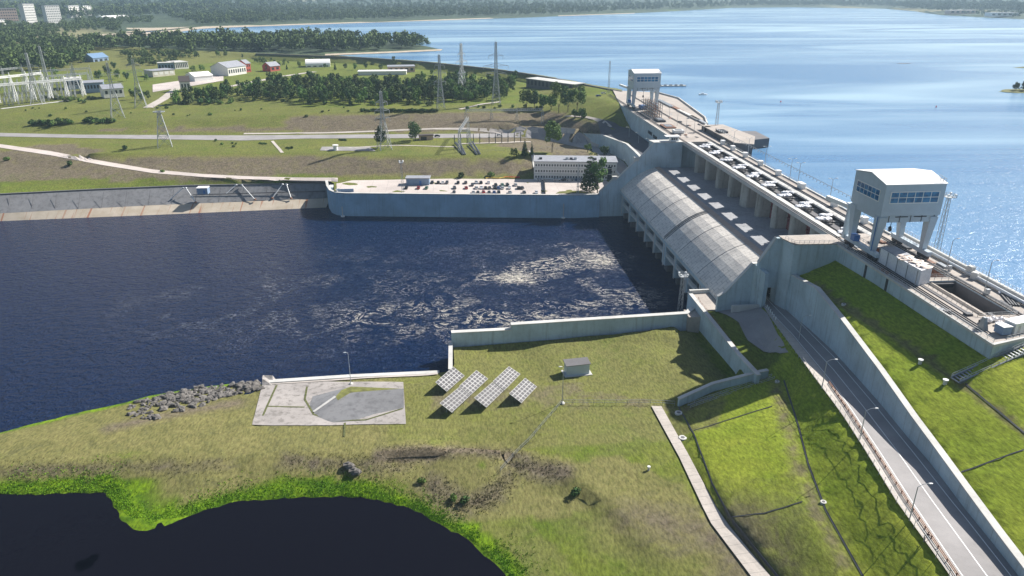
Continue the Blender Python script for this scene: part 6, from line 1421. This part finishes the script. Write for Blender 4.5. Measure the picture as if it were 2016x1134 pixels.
sh = bld('long_shed', 'long low grey shed with a blue door on the quay', (800, 364.5), (845, 364.5), 12.9, 6, 3.8, 'wall_blue', 'roof_grey', 'flat', cat='shed')
MB().box(7.8, 9.0, -.06, 0, 0, 2.6).build('door', 'blue_paint', sh)
bld('white_house', 'white house with a dark brown pitched roof at the edge of the young trees', (356, 178), (376, 177), 33.4, 12, 7.5, 'wall_white', 'roof_brown', 'gable', 4.5, 1, 3, cat='house')
bld('white_hangar', 'white tent-like hangar behind the white house', (384, 160), (420, 157), 33.5, 22, 4.5, 'white_paint', 'roof_white', 'gable', 3, cat='hangar')
bld('long_barn', 'long white hall with a large pale grey roof and a dark ladder on its gable', (450, 150), (486, 145), 33.5, 24, 8.5, 'wall_white', 'roof_grey', 'gable', 5, 1, 8, cat='hall')
bld('red_tower_block', 'bright red block with a grey hipped roof at the end of the long hall', (486, 143), (495, 142), 33.5, 14, 9.5, 'brick_red', 'roof_grey', 'gable', 3.5, 2, 2, cat='building')
bld('cream_hall', 'long cream hall with a row of tall windows', (346, 138), (372, 136), 33.5, 22, 8, 'wall_white', 'conc_light', 'flat', 0, 1, 7, hfrac=.55, cat='hall')
bld('cream_store', 'low cream store with wide doors in front of the cream hall', (302, 152), (345, 148), 33.5, 18, 6, 'wall_cream', 'roof_grey', 'flat', 0, 1, 4, 'wall_white', .7, .5, cat='store')
bld('blue_office', 'small blue-fronted block left of the cream hall', (312, 139), (344, 138), 33.5, 10, 8, 'wall_blue', 'conc_light', 'flat', 0, 1, 5, cat='building')
bld('blue_hall', 'long low blue hall beside the switchyard', (165, 180), (205, 178), 33.2, 22, 7, 'wall_blue', 'roof_grey', 'flat', 0, 1, 6, cat='hall')
bld('blue_store', 'blue store with a white lean-to roof at the switchyard end', (131, 174), (164, 172), 33.2, 18, 8, 'wall_blue', 'conc_light', 'flat', 0, 1, 4, cat='store')
bld('grey_gable_house', 'white house with a wide grey roof behind the bulging pylon', (205, 190), (245, 187), 33.2, 16, 6, 'wall_white', 'roof_grey', 'gable', 3, 1, 4, cat='house')
bld('blue_roof_house', 'house with a pale blue hipped roof among the dark trees', (185, 125), (215, 122), 34.5, 18, 6, 'wall_blue', 'roof_blue', 'gable', 5, 1, 3, cat='house')
bld('red_house', 'small house with red wall and grey roof at the belt edge', (533, 141), (552, 139), 33.8, 14, 5.5, 'brick_red', 'roof_grey', 'gable', 4, 1, 2, cat='house')
bld('arched_hangar', 'white arched hangar near the lake dyke', (602, 133), (650, 132), 34, 20, 2.5, 'white_paint', 'roof_white', 'arch', 6, 1, 4, cat='hangar')
bld('low_white_store', 'long low white roofed store behind the young trees', (705, 148), (800, 147), 34, 14, 3.5, 'wall_white', 'roof_white', 'flat', 0, cat='store')
bld('grey_store', 'grey flat-roofed store near the dyke', (764, 143), (817, 142), 34, 18, 6, 'wall_pink', 'roof_grey', 'flat', 0, 1, 5, cat='store')
bld('dyke_block', 'long dark concrete building set into the dyke slope', (1036, 170), (1128, 183), 35.2, 14, 7, 'conc_dark', 'conc_light', 'flat', 0, 1, 12, 'steel_dark', .5, .6, cat='building')
ks = bld('kiosk', 'small pink and dark kiosk on the terrace by the round tree', (826, 277), (853, 276), 22, 5, 3.2, 'wall_pink', 'roof_brown', 'flat', 0, cat='kiosk'); MB().box(1, 5, -.06, 0, .2, 2.6).build('door', 'roof_brown', ks)
tk = thing('water_tank', 'white round tank on the small plaza of the terrace', 'tank', at(661, 296, 22)); MB().tube((0, 0, 0), (0, 0, 3.2), 1.6, 1.4, 12).build('body', 'white_paint', tk); MB().tube((0, 0, 3.2), (0, 0, 3.6), 2.0, 2.0, 12).build('lid', 'roof_white', tk); MB().box(-4, -1.5, -1, 1, 0, .8).build('base', 'conc_light', tk)
APT = [(55, 76, 53, 33, 16, 9, 8, 'nearest white tower block of the far town'), (96, 124, 49, 28, 18, 8, 8, 'white tower block with pink balconies'), (140, 160, 38, 20, 14, 7, 6, 'third tower block from the left in the far town'), (165, 184, 34, 17, 14, 7, 5, 'fourth tower block, slimmer than the rest'),
       (-5, 38, 45, 20, 22, 5, 9, 'long pinkish block at the far left edge'), (-4, 14, 56, 12, 14, 4, 4, 'small pale block at the left edge below the pink one')]
for i, (xa, xb, yy, hpx, dp, fl, cl, lb) in enumerate(APT):
    z = 38.5; q = at(xa, yy, z); hh = hpx / FPX * (q - Vector((0, 0, H))).length * 1.02
    b_ = bld('apartment_block', lb, (xa, yy), (xb, yy - 1), z, dp, hh, 'wall_pink' if i in (4,) else 'wall_white', 'roof_grey', 'flat', 0, fl, cl, 'glass_dark', .5, .4)
bld('sports_hall', 'large white flat arched hall on the far town shore', (205, 43), (256, 41), 38.5, 40, 7, 'wall_white', 'roof_white', 'arch', 8, 1, 6, cat='hall')
FT = [(233, 246, 9, 7, 'small white block far left in the hazy town'), (258, 266, 9, 6, 'white block among distant trees'), (283, 291, 8, 4, 'tiny pale block on the hazy ridge'), (186, 220, 24, 6, 'long pale row house in the far town'), (305, 318, 17, 4, 'long cream shed in the far town'), (355, 362, 16, 4, 'small white house in the far town'), (378, 390, 22, 4, 'low white house near the far shore'),
      (402, 410, 18, 5, 'white gabled house on the far shore'), (430, 470, 19, 4, 'long pinkish factory hall in the far town'), (495, 540, 17, 4, 'long pinkish roofed hall in the middle of the far shore'), (650, 657, 20, 4, 'single white house in the far woods'), (1870, 1920, 27, 5, 'sandy coloured building on the right far shore'), (1950, 2005, 32, 5, 'pale quay building at the right far shore'), (345, 420, 15, 3, 'long white industrial hall under the hazy hills')]
for i, (xa, xb, yy, hpx, lb) in enumerate(FT):
    z = 42; q = at(xa, yy, z); hh = max(5, hpx / FPX * (q - Vector((0, 0, H))).length)
    bld('distant_building', lb, (xa, yy), (xb, yy - .4), z, 25, hh, ['wall_white', 'wall_cream', 'wall_white', 'wall_pink'][i % 4], 'roof_white' if i % 3 else 'roof_grey', 'flat', 0, 1, 5, cat='building')
m2 = band(L(180, 74, 37.4, 300, 70, 37.4, 400, 56, 37.4, 600, 48.6, 37.3, 880, 39.6, 37.3, 1250, 26.4, 37.3), L(180, 68, 39, 300, 63, 39, 400, 52, 39, 600, 46.5, 38.6, 880, 37.8, 38.6, 1250, 25.4, 38.6), 'b', '', 60); struct(m2, 'beach', 'sand')
m2 = band(L(245, 64, 38.7, 330, 58, 38.9, 400, 50, 38.9), L(250, 54, 39.3, 330, 46, 39.3, 400, 43, 39.3), 'b', '', 20); struct(m2, 'shore_meadow', 'grass_meadow' if 'grass_meadow' in MATS else 'sand')
m2 = band(L(640, 109, 37.5, 760, 104.5, 37.5, 868, 99.5, 37.3), L(640, 106, 38.6, 760, 101.5, 38.4, 872, 96.5, 38), 'b', '', 20); struct(m2, 'beach', 'sand')
m2 = MB(); P = [Vector((q.x, q.y, q.z + .2)) for q in L(504, 106, 41, 656, 111.5, 41, 719, 114.5, 41, 839, 123, 41, 955, 135, 41, 1018, 143, 41, 1085, 154, 41, 1184, 174, 41.1, 1224, 181, 41.2)]
for a, b in zip(P, P[1:]): m2.beam(a, b, 1.4, 1.3)
m2.build('dyke_parapet', 'conc_dark', label='long dark parapet along the crest of the lake dyke', cat='parapet')

# ============================================================ cars
CP = ['car_black', 'car_grey', 'car_silver', 'car_white', 'car_red', 'car_blue', 'car_green']
def carproto():
    s_ = thing('car', 'x', 'car', (0, 0, 0)); hw = .88
    m2 = MB(); pr2 = [(-2.15, .35), (-2.15, .8), (-1.9, .95), (-1.2, 1.0), (1.1, 1.0), (2.0, .88), (2.15, .6), (2.15, .35)]; n = len(pr2)
    m2.add([(x, -hw, z) for x, z in pr2] + [(x, hw, z) for x, z in pr2], [tuple(range(n)), tuple(range(2 * n - 1, n - 1, -1))] + [(i, n + i, n + (i + 1) % n, (i + 1) % n) for i in range(n)])
    rf = [(-1.25, 1.42), (.45, 1.42)]; m2.add([(-1.25, -.62, 1.4), (.45, -.62, 1.4), (.45, .62, 1.4), (-1.25, .62, 1.4), (-1.2, -.6, 1.46), (.4, -.6, 1.46), (.4, .6, 1.46), (-1.2, .6, 1.46)], [(3, 2, 1, 0), (4, 5, 6, 7), (0, 1, 5, 4), (1, 2, 6, 5), (2, 3, 7, 6), (3, 0, 4, 7)])
    b_ = m2.build('body', 'car_grey', s_)
    m2 = MB(); m2.add([(-1.75, -.78, .98), (1.05, -.78, .98), (1.05, .78, .98), (-1.75, .78, .98), (-1.25, -.62, 1.4), (.45, -.62, 1.4), (.45, .62, 1.4), (-1.25, .62, 1.4)], [(3, 2, 1, 0), (4, 5, 6, 7), (0, 1, 5, 4), (1, 2, 6, 5), (2, 3, 7, 6), (3, 0, 4, 7)]); m2.build('window_glass', 'glass_dark', s_)
    for x in (-1.35, 1.35):
        for y in (-.8, .8): MB().tube((x, y - .1, .33), (x, y + .1, .33), .33, n=10).build('wheel', 'tyre', s_)
    return s_, b_
cproto, cbody = carproto(); first = [True]
body_mesh = {}
for c_ in CP: mm = cbody.data.copy(); mm.materials.clear(); mm.materials.append(MATS[c_]); body_mesh[c_] = mm
ORD = ['first', 'second', 'third', 'fourth', 'fifth', 'sixth', 'seventh', 'eighth', 'ninth', 'tenth', 'eleventh', 'twelfth', 'thirteenth', 'fourteenth', 'fifteenth']
def car(q, rz, colour, label, group):
    if first[0]: s_ = cproto; s_.location = q; s_.rotation_euler = (0, 0, rz); s_['label'] = label; first[0] = False
    else: s_ = dup(cproto, q, rz, label)
    s_['group'] = group
    for ch in s_.children:
        if ch.name.startswith('body'): ch.data = body_mesh[colour]
rows = [('back row', 361.0, [(851, 0), (863, 0), (872, 3), (880, 1), (902, 0), (917, 1), (938, 2), (947, 0), (962, 3)]), ('second row', 365.5, [(930, 1), (976, 0), (989, 6), (999, 0), (1015, 2)]), ('third row', 371.5, [(800, 0), (824, 4), (840, 6), (895, 1), (918, 4), (938, 2), (948, 3), (956, 0), (964, 1), (974, 0), (981, 5), (989, 2), (1003, 3), (1021, 0), (1028, 1)]), ('quay edge row', 380.5, [(894, 1), (932, 2), (941, 1), (952, 4), (963, 1), (973, 5), (982, 0), (1004, 2), (1032, 1), (1056, 3)])]
CN = ['black', 'grey', 'silver', 'white', 'red', 'blue', 'green']
for rn, yy, lst in rows:
    for i, (x, c_) in enumerate(lst):
        q = at(x, yy, 12.92); car(q + Vector((0, 0, .08)), pi / 2 + random.uniform(-.1, .1) + (pi if i % 3 == 0 else 0), CP[c_], '%s car, %s from left in the car park %s' % (CN[c_], ORD[i], rn), 'cars in the quay car park')
for i, x in enumerate((1063, 1096, 1121, 1130, 1138, 1147, 1112)): car(at(x, 356, 12.92) + Vector((0, 0, .08)), .1, CP[[3, 3, 3, 2, 5, 2, 1][i]], '%s car in the office shade, %s' % (['white', 'white', 'white', 'silver', 'blue', 'silver', 'grey'][i], ['at the left corner', 'alone near the middle', 'left of the flagpole', 'just right of the flagpole', 'third from the spruce', 'next to the spruce', 'behind the first white pair'][i]), 'cars in front of the office')
car(at(861, 269.5, 22.5) + Vector((0, 0, .15)), 0, 'car_black', 'black car driving on the terrace road past the kiosk', 'cars on the terrace road')
car(at(983, 268, 21.9) + Vector((0, 0, .15)), 0, 'car_white', 'white car driving on the terrace road behind the poles', 'cars on the terrace road')
car(at(1178, 190, 41), .4, 'car_blue', 'dark blue car parked at the far end of the dam', 'cars at the far dam end')
car(at(1188, 185, 41), .2, 'car_white', 'white car parked near the tall thin mast at the far dam end', 'cars at the far dam end')
bm_ = at(985, 351.5, 12.9); s_ = thing('oil_boom', 'yellow and red folded boom lying at the back of the car park', 'boom', bm_)
m2 = MB(); [m2.tube((-9 + i * 2, sin(i * 1.3) * .8, .4), (-7 + i * 2, sin((i + 1) * 1.3) * .8, .4), .4, n=6) for i in range(9)]; m2.build('yellow_tube', 'yellow_paint', s_)
m2 = MB(); [m2.tube((2 + i * 2, 1 + sin(i * 1.1) * .6, .5), (4 + i * 2, 1 + sin((i + 1) * 1.1) * .6, .5), .35, n=6) for i in range(5)]; m2.build('red_tube', 'buoy_red', s_)
fence('fence', 'dark hedge-like barrier crossing the quay between cars and office trees', [at(1071, 357, 13), at(1073, 382, 13)], 1.6, .8, 'steel_dark', .25)
fp = thing('flagpole', 'white flagpole in front of the office building', 'flagpole', at(1139, 367, 12.9)); MB().tube((0, 0, 0), (0, 0, 9), .12, .06, 6).build('pole', 'white_paint', fp); MB().box(-.5, .5, -.5, .5, 0, .4).build('base', 'conc_light', fp)

# ============================================================ walker on the pavement
q = rp(1824, 1064)[0]; pr = thing('person', 'walker in dark red top and pale trousers on the road pavement', 'person', q + Vector((0, 0, .18)), -.3)
def skin_body(name, pts_, edges, rad, mat, parent, root=0):
    me = bpy.data.meshes.new(name); me.from_pydata(pts_, edges, []); me.materials.append(MATS[mat]); o = bpy.data.objects.new(name, me); C.objects.link(o); o.parent = parent
    o.modifiers.new('s', 'SKIN'); o.modifiers.new('u', 'SUBSURF').levels = 1; o.modifiers['u'].render_levels = 1
    for i, v in enumerate(me.skin_vertices[0].data): v.radius = (rad[i], rad[i]); v.use_root = (i == root)
    return o
P_ = [(0, 0, .95), (0, 0, 1.2), (0, .02, 1.45), (0, 0, 1.55), (0, -.02, 1.66), (0, -.02, 1.76), (.1, 0, .9), (.11, -.18, .5), (.11, -.22, .08), (.11, -.36, .03), (-.1, 0, .9), (-.11, .12, .5), (-.11, .28, .1), (-.11, .18, .03), (.19, 0, 1.42), (.25, .06, 1.14), (.24, -.08, .9), (-.19, 0, 1.42), (-.25, -.08, 1.14), (-.23, -.26, .95)]
E_ = [(0, 1), (1, 2), (2, 3), (3, 4), (4, 5), (0, 6), (6, 7), (7, 8), (8, 9), (0, 10), (10, 11), (11, 12), (12, 13), (2, 14), (14, 15), (15, 16), (2, 17), (17, 18), (18, 19)]
R_ = [.13, .12, .13, .05, .10, .08, .08, .06, .045, .04, .08, .06, .045, .04, .06, .045, .035, .06, .045, .035]
skin_body('body', P_, E_, R_, 'skin', pr)
skin_body('jacket', [P_[i] for i in (0, 1, 2, 14, 15, 16, 17, 18, 19)], [(0, 1), (1, 2), (2, 3), (3, 4), (4, 5), (2, 6), (6, 7), (7, 8)], [.16, .15, .16, .08, .065, .05, .08, .065, .05], 'cloth_dark', pr)
skin_body('trousers', [P_[i] for i in (0, 6, 7, 8, 10, 11, 12)], [(0, 1), (1, 2), (2, 3), (0, 4), (4, 5), (5, 6)], [.145, .1, .08, .065, .1, .08, .065], 'cloth_light', pr)
MB().blob((0, .01, 1.76), (.105, .12, .10), 1, 8, 6, .05).build('hair', 'hair', pr, smooth=True)
bc = thing('bicycle', 'small dark bicycle pushed by the walker on the pavement', 'bicycle', q + Vector((-.75, -.25, .18)), 1.1)
for x in (-.5, .5):
    m2 = MB(); [m2.tube((x + .33 * cos(a), 0, .34 + .33 * sin(a)), (x + .33 * cos(a + .45), 0, .34 + .33 * sin(a + .45)), .03, n=5) for a in np.arange(0, 6.28, .45)]; m2.build('wheel', 'tyre', bc)
m2 = MB(); m2.tube((-.5, 0, .34), (-.1, 0, .75), .025); m2.tube((-.1, 0, .75), (.38, 0, .8), .025); m2.tube((.5, 0, .34), (.36, 0, .95), .025); m2.tube((-.05, 0, .34), (.38, 0, .78), .025); m2.tube((-.5, 0, .34), (-.05, 0, .34), .025); m2.tube((-.05, 0, .34), (-.16, 0, .9), .025); m2.build('frame', 'steel_dark', bc)
MB().box(-.28, -.04, -.06, .06, .9, .95).build('saddle', 'tyre', bc); MB().tube((.36, -.28, .98), (.36, .28, .98), .02).build('handlebar', 'steel_grey', bc)
# small channel wall at the bottom edge
wallpath('retaining_wall', 'white-topped channel wall by the path at the bottom edge', 'retaining wall', [tuple(at(1361, 1036, 5.2).xy), tuple(at(1385, 1080, 5).xy), tuple(at(1408, 1134, 5).xy), tuple(at(1440, 1230, 5).xy)], [5.4, 5.6, 5.8, 6], [1] * 4, .7, 'conc_light', 1)

# ============================================================ haze
m, t, p = newmat('haze_air'); t.nodes.remove(p); vp = t.nodes.new('ShaderNodeVolumePrincipled')
vp.inputs['Color'].default_value = (.58, .80, 1, 1); vp.inputs['Density'].default_value = .0001; vp.inputs['Anisotropy'].default_value = .2
t.links.new(vp.outputs[0], t.nodes['Material Output'].inputs['Volume'])
m2 = MB(); m2.box(-26000, 26000, -300, 30000, -8, 190); hz = m2.build('haze', 'haze_air'); tag(hz, kind='stuff')
for o in C.objects:
    for k in ('_abs', '_L'):
        if k in o.keys(): del o[k]
